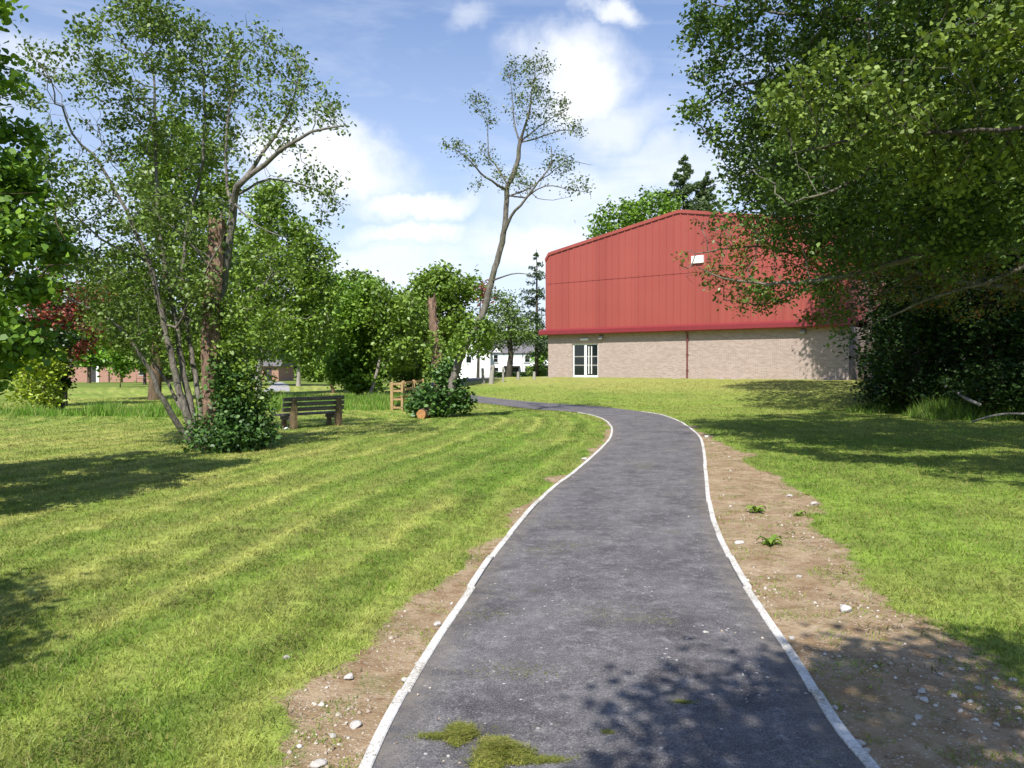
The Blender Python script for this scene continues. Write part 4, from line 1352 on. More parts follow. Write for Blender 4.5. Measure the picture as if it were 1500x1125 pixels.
# ============================================================================= trees and shrubs
def build_left_trees():
    # leafy maple at the left edge, trunk outside the frame
    b = gpt(-7.9, 8.7)
    sk = [([b, b + [0.1, 0, 1.2], b + [.25, .05, 2.6], b + [.3, 0, 4.0]], .16, .05)]
    A = world_blobs([(-7.4, 8.6, 3.2, 2.35, 2.3, 1.75, 420), (-6.1, 8.4, 1.95, 1.1, 1.6, .75, 130), (-5.9, 8.6, 2.9, 1.05, 1.5, .9, 150), (-6.2, 8.7, 4.0, .95, 1.3, .75, 110), (-5.75, 8.4, 5.55, .45, .6, .3, 40), (-5.9, 8.5, 4.75, .6, .8, .45, 70), (-7.5, 9, 5.0, 1.6, 1.6, .9, 120), (-8.5, 8.5, 2.2, 1.6, 2, 1.0, 150)])
    tree('maple_tree', 'bright green broad leaved maple cut off by the left edge', 'tree', sk, A, .22, 'leaf_maple', 'bark_brown', .078, 40, .11, .006, 2.3, 4, width=.85, up=.25, seed=2, gap=.42, gs=2.0, group='maples along the left side')
    # multi-stemmed alder
    Y = 15.2
    sk = [skel_px(Y, [(292, 658), (278, 620), (262, 570), (250, 520), (236, 455), (218, 385), (180, 300), (135, 225)], .085, .022),
          skel_px(Y, [(288, 654), (268, 632, 15.0), (242, 590, 14.8), (210, 525, 14.6), (172, 478, 14.4), (105, 440, 14.2), (52, 428, 14)], .072, .014),
          skel_px(Y, [(292, 654), (272, 570, 15.4), (262, 500, 15.6), (250, 430, 15.8), (232, 330, 16), (228, 200, 16), (224, 90, 16)], .075, .016),
          skel_px(Y, [(296, 650), (288, 560, 15.8), (268, 440, 16.1), (272, 345, 16.3), (296, 240, 16.4), (300, 110, 16.4)], .065, .016),
          skel_px(Y, [(270, 610), (236, 545, 15.6), (195, 505, 16), (130, 470, 16.4)], .038, .010),
          skel_px(Y, [(258, 480), (300, 400, 14.6), (330, 340, 14.4)], .03, .010),
          skel_px(Y, [(218, 385), (150, 350, 14.8), (95, 300, 14.6)], .03, .010)]
    sk[0][0][0][2] = float(terrain(*sk[0][0][0][:2])) - .05
    A = blob_points([(130, 170, 15, 75, 90, 1.6, 170), (215, 100, 15.8, 85, 95, 1.7, 300), (215, 25, 16, 45, 40, .9, 100), (300, 95, 16.2, 70, 75, 1.4, 240), (260, 200, 16, 90, 60, 1.6, 160), (165, 300, 15.2, 110, 85, 1.8, 320), (235, 390, 15.6, 105, 80, 1.7, 420), (130, 380, 14.8, 80, 50, 1.2, 110), (215, 470, 15.2, 70, 45, 1.3, 210), (290, 440, 14.6, 40, 55, .6, 110), (190, 440, 15, 45, 40, 1, 80), (90, 280, 15, 60, 70, 1.2, 60), (60, 90, 15, 25, 40, .7, 22)])
    tree('alder_tree', 'sparse multi stemmed alder leaning left beside the ivy trunk', 'tree', sk, A, .24, 'leaf_alder', 'bark_grey', .08, 20, .12, .0050, 2.2, 3, seed=4, gap=.475, gs=1.7, up=.2, kill=1.15, jit=.36)
    # ivy-clad broken trunk with one great limb
    tp = [at(q[0], q[1], 15) for q in [(322, 660), (315, 600), (310, 530), (309, 465), (315, 395), (318, 318)]]
    tp[0] = gpt(tp[0][0], tp[0][1], -.05)
    t = empty('ivy_clad_tree', tp[0]); tag(t, 'thick brown broken trunk with ivy at its foot and one bare limb reaching right', 'tree')
    rg = np.random.default_rng(18); q = smooth_poly([p - tp[0] for p in tp], .09); mb = MB(); v = []; f = []; n = 18
    for i, c in enumerate(q):
        k = i / (len(q) - 1); r = .205 - .06 * k + .10 * (1 - k) ** 8
        for j in range(n):
            w = 2 * PI * j / n
            rr = r * (1 + .10 * math.sin(4 * w + 5 * k) + .07 * math.sin(9 * w - 11 * k) + rg.uniform(-.06, .06))
            v.append(c + np.array([math.cos(w) * rr, math.sin(w) * rr, 0 if i < len(q) - 1 else rg.uniform(-.15, .08)]))
    for i in range(len(q) - 1):
        for j in range(n): f.append((i * n + j, i * n + (j + 1) % n, (i + 1) * n + (j + 1) % n, (i + 1) * n + j))
    f.append(tuple((len(q) - 1) * n + j for j in range(n)))
    mb.add(v, f).build('trunk', M['bark_red'], t)
    sk = [skel_px(15.1, [(318, 470), (326, 410), (336, 350), (343, 295), (352, 270, 14.9), (385, 243, 14.7), (425, 212, 14.4), (462, 192, 14.2), (508, 184, 14)], .115, .014),
          skel_px(15, [(352, 270), (385, 225, 15.2), (412, 185, 15.4), (432, 140, 15.6), (440, 105, 15.7)], .05, .012),
          skel_px(15, [(346, 285), (395, 262, 15.4), (450, 272, 15.8), (500, 300, 16)], .03, .008),
          skel_px(15, [(340, 310), (330, 240, 15.3), (335, 170, 15.6), (350, 100, 15.8)], .04, .010),
          skel_px(15, [(345, 300), (375, 330, 14.6), (420, 350, 14.2)], .022, .008),
          skel_px(15, [(325, 420), (290, 370, 14.7), (250, 330, 14.5), (215, 305, 14.4)], .03, .008)]
    A = blob_points([(440, 135, 15.2, 48, 42, 1.1, 95), (395, 90, 15.6, 55, 55, 1.2, 140), (350, 140, 15.6, 40, 70, 1.1, 110), (470, 280, 15.6, 45, 45, 1.1, 50), (480, 165, 14.6, 30, 35, .8, 34), (400, 190, 15.3, 50, 40, 1.2, 60), (345, 230, 15.4, 30, 40, .9, 55), (255, 310, 14.5, 50, 40, .8, 60)])
    tree('limbs', '', '', sk, A, .22, 'leaf_alder', 'bark_grey', .075, 9, .12, .0050, 2.2, 3, seed=6, gap=.45, gs=1.7, up=.2, jit=.34, kill=1.15, root=t, trunk='limb')
    rg = np.random.default_rng(8)
    Q = blob_points([(340, 640, 14.7, 32, 20, .6, 520), (303, 625, 15.1, 22, 30, .4, 260), (346, 612, 14.9, 22, 28, .45, 330), (326, 570, 14.9, 11, 48, .25, 260), (288, 648, 14.8, 14, 10, .3, 90), (300, 600, 15.2, 16, 30, .3, 160), (366, 640, 15.0, 22, 16, .4, 130), (352, 565, 15, 12, 24, .3, 80), (392, 636, 15.1, 10, 10, .25, 40), (382, 610, 15.1, 10, 14, .3, 40)], rg)
    Q = Q[Q[:, 2] > .02]
    Q = Q[fbm(Q[:, 0] * 3.2 + Q[:, 2] * 2.1, Q[:, 1] * 3 + Q[:, 2] * 3.4, 5, 3) > .49]
    Q = np.repeat(Q, 5, 0) + rg.normal(size=(len(Q) * 5, 3)) * .115
    link('ivy', leaves_mesh('ivy', Q - np.array(t.location), .078, .72, .25, rng=rg), M['leaf_ivy'], t)
    ivy_on(t, [at(311, 530, 15), at(309, 460, 15), at(316, 330, 15)], [.26, .24, .26], 330, .085, seed=10, leaf='leaf_alder')
    # ash saplings growing round the trunk
    sk = [skel_px(15.3, [(350, 655), (352, 600), (358, 520), (362, 440)], .03, .01), skel_px(15.3, [(350, 650), (370, 570), (385, 480)], .022, .008)]
    A = blob_points([(378, 470, 15.3, 60, 60, .9, 170), (362, 560, 15.2, 42, 55, .7, 150), (400, 400, 15.6, 55, 50, .9, 120), (345, 500, 15, 30, 50, .5, 80)])
    tree('ash_sapling', 'leafy young ash growing close on the right of the ivy trunk', 'sapling', sk, A, .16, 'leaf_birch', 'bark_grey', .08, 10, .10, .004, 2.2, 3, seed=14, up=.25, gap=.38, gs=1.8)

    def bg(name, label, base, Y, trunk, blobs, leaf, bark, ls, per, spread, D, r0, seed, group='background trees beyond the left lawn', **kw):
        b = gpt(at(base, 560, Y)[0], Y)
        pts = [b - [0, 0, .1]] + [at(p[0], p[1], Y) for p in trunk]
        return tree(name, label, kw.pop('cat', 'tree'), [(pts, r0, r0 * .25)], blob_points(blobs, am=2.6), D, leaf, bark, ls, per * 1.9, spread * .85, .012, 2.3, kw.pop('order', 3), seed=seed, group=group, **kw)
    bg('broadleaf_tree', 'tall pale green tree standing behind the alder stems', 226, 37, [(232, 480), (245, 380), (262, 260)], [(268, 265, 37, 75, 90, 2.8, 260), (180, 470, 37, 60, 50, 2, 130), (300, 500, 37, 60, 40, 2, 120), (300, 385, 37, 95, 70, 2.8, 190), (215, 420, 37.5, 90, 70, 2.8, 170), (250, 340, 37, 60, 60, 2.2, 110), (330, 480, 37, 60, 45, 2, 90)], 'leaf_birch', 'bark_brown', .21, 13, .34, .5, .32, 21, gap=.26)
    bg('birch_tree', 'drooping birch right of the ivy trunk with pale hanging foliage', 376, 34, [(384, 500), (396, 400), (395, 290)], [(395, 300, 34, 38, 48, 1.6, 90), (430, 375, 34, 55, 65, 2, 170), (455, 440, 34, 45, 85, 1.8, 170), (380, 420, 34, 50, 80, 2, 140), (478, 400, 34, 18, 60, 1, 50)], 'leaf_birch', 'bark_pale', .17, 16, .30, .45, .16, 22, droop=.8, trop=(0, 0, -.1))
    bg('copper_beech', 'dark purple leaved tree behind the left maple', 92, 31, [(95, 520), (100, 470), (110, 440)], [(75, 455, 31, 58, 45, 1.8, 120), (125, 460, 31, 45, 50, 1.6, 90), (80, 510, 31, 45, 30, 1.4, 70), (60, 420, 31, 35, 28, 1.2, 45)], 'leaf_red', 'bark_dark', .17, 12, .28, .4, .17, 23, gap=.3, cat='tree')
    bg('golden_shrub', 'yellow green shrub in front of the purple tree on the left', 62, 27.5, [(66, 575), (64, 545)], [(64, 540, 27.5, 32, 30, .9, 90), (45, 572, 27.5, 25, 20, .8, 45), (72, 580, 27.5, 22, 22, .7, 45)], 'leaf_yellow', 'bark_brown', .13, 7, .2, .25, .06, 24, cat='shrub', group=None)
    bg('dark_ivied_tree', 'dark ivy wrapped trunk right of the yellow shrub', 86, 28.5, [(87, 570), (90, 530), (92, 500)], [(90, 545, 28.5, 14, 30, .5, 50), (92, 500, 28.5, 25, 20, .7, 45)], 'leaf_dark', 'bark_dark', .15, 12, .15, .25, .22, 25)
    bg('young_lime_tree', 'small lime green sapling alone on the far left lawn', 176, 60, [(177, 545), (178, 520)], [(178, 520, 60, 20, 34, 1.1, 70), (190, 505, 60, 14, 24, .9, 30)], 'leaf_lime', 'bark_brown', .26, 10, .3, .4, .05, 26, group=None)
    bg('yellow_ash', 'pale yellow green tree over the low red brick building', 130, 85, [(132, 520), (135, 490)], [(140, 480, 85, 45, 32, 3, 120), (165, 490, 85, 28, 30, 2.4, 70), (120, 515, 85, 25, 18, 2, 40), (150, 522, 85, 50, 13, 2, 90)], 'leaf_lime', 'bark_brown', .42, 12, .6, .8, .22, 27)
    bg('bushy_sycamore', 'bushy tree left of the leaning alder stems near the brick end', 212, 70, [(212, 530), (212, 500)], [(212, 505, 70, 24, 36, 2, 90), (228, 525, 70, 14, 20, 1.4, 40), (200, 528, 70, 22, 12, 1.4, 40)], 'leaf_maple', 'bark_dark', .34, 12, .45, .6, .16, 28)
    bg('field_maple', 'bright green small maple standing behind the bench', 489, 46, [(482, 545), (474, 510), (470, 470)], [(470, 470, 46, 55, 50, 2.4, 190), (440, 500, 46, 38, 30, 1.8, 90), (512, 505, 46, 38, 35, 1.8, 110), (475, 425, 46, 40, 30, 2, 80), (520, 540, 46, 26, 22, 1.6, 70)], 'leaf_lime', 'bark_brown', .24, 13, .36, .5, .12, 29)
    bg('dark_thicket_tree', 'dense dark green tree between the small maple and the timber fence', 528, 41, [(528, 530), (530, 480)], [(525, 480, 41, 38, 55, 2, 190), (505, 535, 41, 28, 30, 1.6, 90), (540, 440, 41, 30, 30, 1.8, 70), (530, 555, 41, 36, 22, 1.6, 90)], 'leaf_maple', 'bark_dark', .22, 14, .33, .45, .18, 30)
    bg('leaning_alder', 'pale leaning trunk with round leafy crown right of the dark thicket', 540, 40, [(548, 560), (556, 530), (562, 480)], [(565, 465, 40, 38, 40, 2, 150), (585, 505, 40, 36, 38, 2, 130), (552, 432, 40, 20, 22, 1.4, 50), (600, 460, 40.5, 30, 36, 1.8, 90)], 'leaf_olive', 'bark_pale', .21, 13, .33, .45, .12, 31)
    bg('round_olive_tree', 'largest round topped olive green tree behind the broken stump', 650, 46, [(650, 520), (648, 460)], [(640, 425, 46, 46, 30, 2.4, 170), (640, 404, 46, 26, 16, 1.6, 60), (620, 470, 46, 50, 45, 2.6, 180), (655, 465, 46, 40, 50, 2.4, 180), (625, 520, 46, 44, 30, 2.2, 130), (600, 545, 46, 34, 20, 1.6, 110), (684, 420, 46, 22, 22, 1.6, 60)], 'leaf_olive', 'bark_brown', .24, 13, .36, .5, .22, 32)
    bg('purple_plum', 'small purple brown crown just left of the leaning tall tree', 700, 54, [(702, 480), (704, 430)], [(708, 424, 54, 12, 14, 1.0, 36)], 'leaf_red', 'bark_dark', .27, 11, .4, .5, .12, 33)
    bg('distant_ash', 'slim crown rising just right of the birch at the skyline', 520, 70, [(520, 500), (522, 440)], [(525, 420, 70, 22, 28, 1.8, 60), (545, 425, 70, 20, 22, 1.6, 50), (500, 450, 70, 30, 35, 2.2, 90)], 'leaf_birch', 'bark_brown', .34, 11, .5, .7, .16, 34)
    bg('sycamore_tree', 'broad bright green crown behind the far low brick building', 160, 118, [(160, 520), (160, 470)], [(130, 465, 118, 60, 50, 4, 150), (190, 450, 118, 60, 60, 4, 150), (90, 480, 118, 45, 40, 3, 90)], 'leaf_birch', 'bark_brown', .5, 14, .8, 1.1, .3, 111)
    bg('chestnut_tree', 'dark green rounded crown beyond the gravel path', 395, 122, [(395, 520), (395, 480)], [(395, 480, 122, 50, 45, 4, 150), (330, 490, 122, 50, 40, 4, 120), (450, 485, 122, 45, 40, 4, 110)], 'leaf_olive', 'bark_brown', .5, 14, .8, 1.1, .3, 112)
    bg('hazel_bush', 'rounded pale bush far behind the bench, right of the mottled birch trunk', 462, 84, [(462, 545)], [(462, 543, 84, 26, 16, 1.6, 90)], 'leaf_birch', 'bark_dark', .34, 14, .4, .5, .06, 113, cat='shrub', group=None)
    bg('elder_bush', 'low green bush left of the dark ivied trunk far behind the long grass', 200, 96, [(200, 548)], [(245, 548, 96, 26, 12, 1.6, 80), (300, 548, 96, 40, 14, 1.6, 90)], 'leaf_olive', 'bark_dark', .36, 14, .4, .5, .06, 114, cat='shrub', group=None)
    bg('hawthorn_bush', 'low dark bush at the foot of the white houses', 790, 82, [(790, 545)], [(786, 545, 82, 12, 10, 1.2, 40)], 'leaf_birch', 'bark_dark', .3, 14, .35, .4, .05, 35, cat='shrub', group=None)
    bg('old_oak_tree', 'dark wide trunk and crown far behind the ivy trunk', 360, 62, [(362, 520), (365, 480)], [(360, 470, 62, 60, 40, 3, 170), (300, 490, 62, 45, 35, 2.6, 100), (410, 490, 62, 40, 32, 2.4, 110)], 'leaf_olive', 'bark_dark', .33, 13, .5, .7, .35, 36)
    bg('silver_birch', 'pale mottled birch trunk behind the bench beside the gravel path', 437, 60, [(438, 530), (440, 500)], [(445, 500, 60, 32, 24, 2, 70), (420, 510, 60, 22, 18, 1.6, 40)], 'leaf_birch', 'bark_pale', .3, 11, .45, .6, .2, 37)


def build_centre():
    # broken trunk with a shredded top
    p = on_ground(644, 604)
    Y = p[1]
    root = empty('broken_trunk', p); tag(root, 'broken reddish brown dead trunk with a jagged top beside the tall leaning tree', 'dead tree')
    pts = [at(643, 603, Y), at(644, 560, Y), at(641, 520, Y), at(635, 475, Y), at(632, 440, Y)]
    q = smooth_poly([a - p for a in pts], .12)
    mb = MB(); rng = np.random.default_rng(2)
    n = 14; v = []; f = []
    for i, c in enumerate(q):
        t = i / (len(q) - 1); r = .24 - .12 * t
        if .30 < t < .5: r += .06 * math.sin((t - .3) / .2 * PI)
        for k in range(n):
            w = 2 * PI * k / n
            rr = r * (1 + .14 * math.sin(3 * w + 7 * t) + rng.uniform(-.1, .1))
            v.append(c + np.array([math.cos(w) * rr, math.sin(w) * rr, (rng.uniform(-.02, .02) if i < len(q) - 1 else rng.uniform(-.12, .32))]))
    for i in range(len(q) - 1):
        for k in range(n): f.append((i * n + k, i * n + (k + 1) % n, (i + 1) * n + (k + 1) % n, (i + 1) * n + k))
    f.append(tuple((len(q) - 1) * n + k for k in range(n)))
    mb.add(v, f).build('trunk', M['bark_red'], root)
    for k in range(26):
        i = rng.integers(len(q) // 4, len(q)); c = q[i]; w = rng.uniform(0, 2 * PI); r = .2 - .1 * i / len(q)
        s = c + np.array([math.cos(w) * r, math.sin(w) * r, 0]); e = s + np.array([math.cos(w) * .1, math.sin(w) * .1, rng.uniform(-.45, .2)])
        MB().tube([s, (s + e) / 2 + [math.cos(w) * .03, math.sin(w) * .03, 0], e], [.025, .018, .005], 5).build('bark_strip', M['bark_red'], root)
    ivy_on(root, [at(640, 560, Y - .3), at(641, 520, Y - .3), at(637, 490, Y - .3)], [.5, .42, .2], 620, .10, leaf='leaf_olive', name='foliage', seed=46)
    # tall leaning sparse tree
    Y = 24.6
    tr = [(655, 604), (664, 555), (678, 515), (694, 484), (709, 455), (720, 410), (736, 352), (741, 310), (743, 276)]
    sk = [skel_px(Y, tr, .150, .070),
          skel_px(Y, [(743, 276), (752, 255), (759, 232), (761, 208)], .085, .065),
          skel_px(Y, [(761, 208), (768, 190, 24.4), (775, 168, 24.2), (778, 140, 24), (784, 105, 23.9)], .05, .012),
          skel_px(Y, [(761, 208), (754, 185, 24.9), (752, 160, 25), (748, 120, 25.1)], .035, .010),
          skel_px(Y, [(761, 208), (785, 190, 25), (805, 175, 25.2), (832, 160, 25.4)], .035, .010),
          skel_px(Y, [(764, 208), (795, 200, 24.3), (825, 190, 24), (850, 196, 23.8)], .03, .009),
          skel_px(Y, [(742, 280), (725, 268, 24.2), (705, 255, 23.9), (693, 240, 23.7), (672, 222, 23.5), (652, 214, 23.4)], .05, .011),
          skel_px(Y, [(742, 268), (728, 245, 25), (716, 225, 25.2), (714, 185, 25.4), (702, 160, 25.5)], .035, .009),
          skel_px(Y, [(738, 345), (748, 318, 24.3), (765, 298, 24), (787, 268, 23.8), (806, 244, 23.7), (808, 215, 23.6)], .06, .014),
          skel_px(Y, [(770, 290), (800, 272, 24.4), (835, 278, 24.4), (864, 282, 24.4)], .028, .008),
          skel_px(Y, [(748, 286), (775, 276, 25), (800, 258, 25.2), (835, 238, 25.4), (868, 242, 25.5)], .03, .008),
          skel_px(Y, [(776, 287), (800, 293, 24.6), (832, 289, 24.8)], .016, .006),
          skel_px(Y, [(722, 412), (738, 405, 24), (752, 402, 23.8), (768, 401, 23.6), (782, 408, 23.5)], .035, .012)]
    sk[0][0][0][2] = float(terrain(*sk[0][0][0][:2])) - .1
    A = blob_points([(668, 214, 23.5, 20, 14, .7, 34), (700, 152, 25.4, 22, 20, .7, 44), (716, 165, 25.2, 16, 18, .7, 24), (752, 105, 25, 22, 20, .8, 48), (788, 100, 24, 28, 20, .9, 60), (778, 148, 24.2, 32, 26, 1, 80), (818, 158, 25.2, 24, 20, .9, 52), (838, 188, 24, 22, 14, .8, 36), (715, 225, 25.1, 16, 18, .7, 24), (818, 240, 25, 26, 16, .9, 44), (845, 272, 24.6, 24, 16, .8, 34), (745, 260, 24.6, 30, 20, .9, 40), (697, 272, 23.8, 12, 16, .5, 14), (792, 196, 24.6, 20, 16, .7, 20), (690, 235, 24, 18, 14, .6, 18)])
    t = tree('tall_leaning_tree', 'tall thin nearly bare tree leaning and forking against the sky in the centre', 'tree', sk, A, .20, 'leaf_sparse', 'bark_grey', .078, 6.0, .12, .0045, 2.4, 2, seed=41, up=.2, jit=.36, kill=1.1, gap=.40, gs=2.4)
    ivy_on(t, [at(684, 520, 24.4), at(692, 500, 24.3), at(700, 470, 24.3)], [.62, .62, .4], 1300, .11, seed=44, leaf='leaf_olive', name='foliage')
    # ivy and bramble mound round their feet
    p = on_ground(640, 612); Y = p[1]
    sk = [([p - [0, 0, .1], p + [0, .1, .5]], .05, .03)]
    A = blob_points([(640, 586, Y + .2, 44, 26, .8, 240), (622, 600, Y - .2, 30, 14, .6, 90), (665, 570, Y + .4, 26, 22, .7, 110), (680, 588, Y + .2, 16, 20, .5, 50), (654, 545, Y + .5, 20, 22, .5, 70), (610, 590, Y + .3, 20, 14, .5, 60)])
    A = A[A[:, 2] > .06]
    tree('ivy_shrub', 'dark glossy ivy shrub heaped round the foot of the broken trunk', 'shrub', sk, A, .15, 'leaf_ivy', 'bark_dark', .12, 7, .10, .004, 2.3, 4, seed=45, width=.85, up=.5)
    # larch, spruce and trees behind the hall
    x = at(744, 550, 74)[0]
    b = gpt(x, 74); T = [at(748, 520, 74), at(746, 480, 74), at(742, 440, 74)]
    tree('larch_tree', 'feathery green larch with dark trunk left of the bare spruce', 'tree', [([b] + T, .36, .10)], blob_points([(735, 455, 74, 32, 28, 2.2, 130), (752, 485, 74, 36, 24, 2.4, 130), (722, 490, 74, 26, 22, 2, 80), (766, 494, 74, 20, 12, 1.6, 40), (720, 430, 74, 18, 12, 1.4, 30)]), .6, 'leaf_larch', 'bark_dark', .34, 15, .42, .012, 2.3, 3, seed=51, gap=.2, width=.35)
    p = at(786, 550, 80); conifer('spruce_tree', 'thin ragged spruce standing just left of the red hall', p[0], 80, (556 - 366) / F * 80 + .35, 3.0, 'leaf_needle', 'bark_dark', .95, seed=52, nsz=.36, bottom=.2, cat='conifer', dens=.75)
    p = at(795, 520, 90); b = gpt(p[0], 90)
    tree('bright_shrub', 'fresh green low crown between the spruce and the hall corner', 'tree', [([b, at(796, 525, 90)], .1, .05)], blob_points([(796, 520, 90, 16, 12, 1.4, 40)]), .6, 'leaf_lime', 'bark_dark', .4, 12, .5, .012, 2.3, 3, seed=53)
    Yb = 92
    def bh(px, blobs, leaf, lab, seed, nm='poplar_tree'):
        b = gpt(at(px, 500, Yb)[0], Yb)
        tree(nm, lab, 'tree', [([b, at(px, 450, Yb), at(px, 340, Yb)], .4, .15)], blob_points(blobs), .9, leaf, 'bark_dark', .44, 15, .62, .015, 2.3, 3, seed=seed, group='trees behind the hall')
    bh(930, [(925, 325, 92, 52, 34, 4, 200), (960, 310, 92, 34, 34, 3.5, 130), (885, 345, 92, 28, 18, 3, 70)], 'leaf_maple', 'broad green treetop above the left slope of the hall roof', 54)
    for px, top, r, s, lab in ((1000, 216, 7.2, 55, 'tallest pointed spruce rising behind the hall ridge'), (972, 282, 5.2, 56, 'smaller spruce tip left of the tallest behind the hall'), (1032, 240, 6.0, 57, 'soft spruce between the tallest one and the big right canopy')):
        p = at(px, 500, 95); conifer('spruce_tree', lab, p[0], 95, (537 - top) / F * 95 + .8, r, 'leaf_soft', 'bark_dark', .1, seed=s, nsz=.42, group='trees behind the hall', droop=.12, dens=3.2)


def build_right_trees():
    # great tree over the right of the picture
    b = gpt(10.1, 13.6)
    sk = [([b - [0, 0, .1], b + [.05, 0, 2.0], b + [-.05, -.05, 4.0], b + [-.1, 0, 6.0], b + [-.1, .2, 9.2]], .27, .07),
          skel_px(14, [(1590, 360, 13.6), (1500, 365, 13.6), (1420, 372, 13.7), (1370, 372, 13.8), (1310, 385, 13.8), (1240, 405, 13.8), (1165, 414, 13.9), (1085, 412, 14), (1020, 392, 14)], .10, .012),
          skel_px(14, [(1590, 200, 13.6), (1480, 215, 13.4), (1370, 225, 13.2), (1300, 240, 13), (1230, 275, 12.8), (1150, 300, 12.8)], .09, .012),
          skel_px(14, [(1590, 120, 13.6), (1480, 165, 14), (1340, 165, 14.4), (1240, 165, 14.8), (1150, 130, 15.2), (1080, 125, 15.4), (1010, 175, 15.5)], .10, .010),
          skel_px(14, [(1590, 60, 13.6), (1480, 80, 14.2), (1350, 60, 14.6), (1260, 30, 15), (1150, 20, 15.3), (1060, 10, 15.6)], .09, .012),
          skel_px(14, [(1590, 330, 13.7), (1480, 400, 14.2), (1360, 440, 14.6), (1290, 470, 15.2), (1230, 500, 15.6)], .06, .01)]
    A = blob_points([(1320, 90, 14.2, 150, 110, 2.2, 420), (1160, 70, 15.2, 120, 90, 1.8, 280), (1060, 60, 15.6, 70, 75, 1.2, 110), (1030, 165, 15.4, 38, 30, .7, 34), (1120, 190, 15.3, 90, 70, 1.5, 170), (1180, 270, 14.6, 120, 70, 1.8, 260), (1330, 250, 13, 140, 90, 1.8, 420), (1430, 220, 12.6, 90, 90, 1.6, 280), (1360, 60, 12, 110, 70, 1.6, 260), (1270, 335, 14.2, 150, 55, 1.7, 260), (1400, 320, 13.2, 110, 80, 1.8, 220),
                     (1180, 420, 14.4, 80, 30, 1.0, 40), (1250, -60, 15, 260, 110, 3, 300), (1440, -90, 14, 200, 130, 3, 260), (1560, 120, 13, 130, 200, 2.4, 260)])
    A = np.vstack([A, world_blobs([(9.5, 14, 9.2, 4.2, 3.4, 2.6, 420), (11.6, 13.2, 6.0, 2.6, 3.0, 2.6, 260), (11.5, 10.5, 7.5, 2.5, 2.5, 2, 260), (5.2, 13.2, 9.2, 1.8, 2.2, 1.2, 160), (11.5, 19.5, 8.2, 3.2, 2.5, 1.6, 420), (8.5, 17.5, 8.2, 2.6, 2.4, 1.4, 320), (9.0, 11.5, 7.4, 2.8, 2.4, 1.3, 520), (6.3, 10.4, 7.0, 2.0, 1.9, .9, 420), (5.6, 13.4, 8.2, 1.8, 2.0, 1.0, 300), (8.2, 14.4, 8.8, 2.4, 2.0, 1.2, 320), (7.6, 13.6, 5.6, 2.2, 1.6, .9, 320), (10.4, 15.5, 5.4, 2.4, 2.2, 1.3, 300), (14.5, 17, 7.5, 3, 3, 2.2, 300)])])
    tree('beech_tree', 'huge spreading beech hanging over the right lawn with long level boughs', 'tree', sk, A, .25, 'leaf_beech', 'bark_grey', .088, 25, .14, .0055, 2.15, 3, seed=61, gap=.34, gs=1.5, up=.3, width=.62, group='big trees on the right', jit=.26)
    # low bough over the hall with thin reddish-tinged leaves
    b = gpt(12.0, 17.2)
    sk = [([b - [0, 0, .1], b + [0, 0, 2.2], b + [-.2, 0, 5.0]], .2, .09),
          skel_px(16.5, [(1535, 430, 17.2), (1420, 415, 17.0), (1340, 400, 16.6), (1270, 385, 16.2), (1180, 372, 16), (1100, 362, 16), (1020, 372, 16)], .085, .010),
          skel_px(16.5, [(1270, 385, 16.2), (1190, 420, 15.8), (1120, 445, 15.7), (1060, 440, 15.6)], .03, .008),
          skel_px(16.5, [(1340, 400, 16.6), (1270, 440, 16.8), (1190, 470, 16.8)], .03, .008)]
    A = blob_points([(1060, 370, 16, 72, 42, 1.0, 150), (1150, 375, 16, 80, 45, 1.2, 190), (1240, 385, 16.4, 80, 45, 1.3, 190), (1010, 400, 15.9, 34, 16, .6, 30), (1120, 440, 15.7, 75, 24, .8, 66), (1320, 400, 16.8, 90, 50, 1.6, 190), (1420, 410, 17, 90, 70, 1.6, 190), (1200, 465, 16.6, 50, 14, .7, 30), (1050, 330, 16.2, 50, 22, .7, 50), (1130, 325, 16.4, 70, 30, 1, 80)])
    tree('bough_tree', 'tree whose low reddish tinged bough crosses the front of the red hall', 'tree', sk, A, .24, 'leaf_bough', 'bark_grey', .078, 13, .12, .0055, 2.2, 3, seed=62, gap=.40, gs=1.6, up=.35, jit=.28, group='big trees on the right')
    # near tree at the right edge, mostly out of frame
    b = gpt(8.0, 6.2)
    sk = [([b - [0, 0, .1], b + [0, 0, 2.2], b + [-.2, .1, 4.4], b + [-.2, .1, 6.4]], .22, .07),
          ([b + [-.1, 0, 3.6], b + [-1.2, .5, 4.2], b + [-2.4, .8, 4.7]], .06, .015), ([b + [-.1, 0, 4.2], b + [-1.6, -.8, 4.6], b + [-2.9, -1.6, 4.7]], .06, .015),
          ([b + [-.1, 0, 3.2], b + [-1.3, 1.4, 3.9], b + [-2.6, 2.8, 4.3], b + [-3.6, 3.9, 4.5], b + [-4.2, 4.6, 4.5]], .045, .010), ([b + [-.2, .2, 4.6], b + [-1.4, 1.8, 5.2], b + [-2.8, 3.2, 5.5]], .06, .012)]
    A = world_blobs([(8.0, 6.6, 5.6, 2.6, 2.4, 1.4, 420), (6.1, 7.3, 5.2, 1.3, 1.1, .7, 170), (5.3, 4.2, 4.7, 1.0, 1.0, .5, 90), (9.6, 7, 4.0, 2, 2, 1.4, 180), (7.2, 8.8, 5.6, 1.6, 1.2, .9, 150), (6.6, 7.0, 7.0, 1.3, 1.5, .7, 320), (8.5, 6.8, 7.2, 1.8, 1.8, .8, 320)])
    A = np.vstack([A, blob_points([(1330, 180, 9.8, 140, 60, 1.7, 300), (1205, 140, 10.8, 85, 50, 1.4, 120), (1440, 235, 9.6, 80, 45, 1.5, 150), (1455, 80, 8.8, 85, 80, 1.5, 190)])])
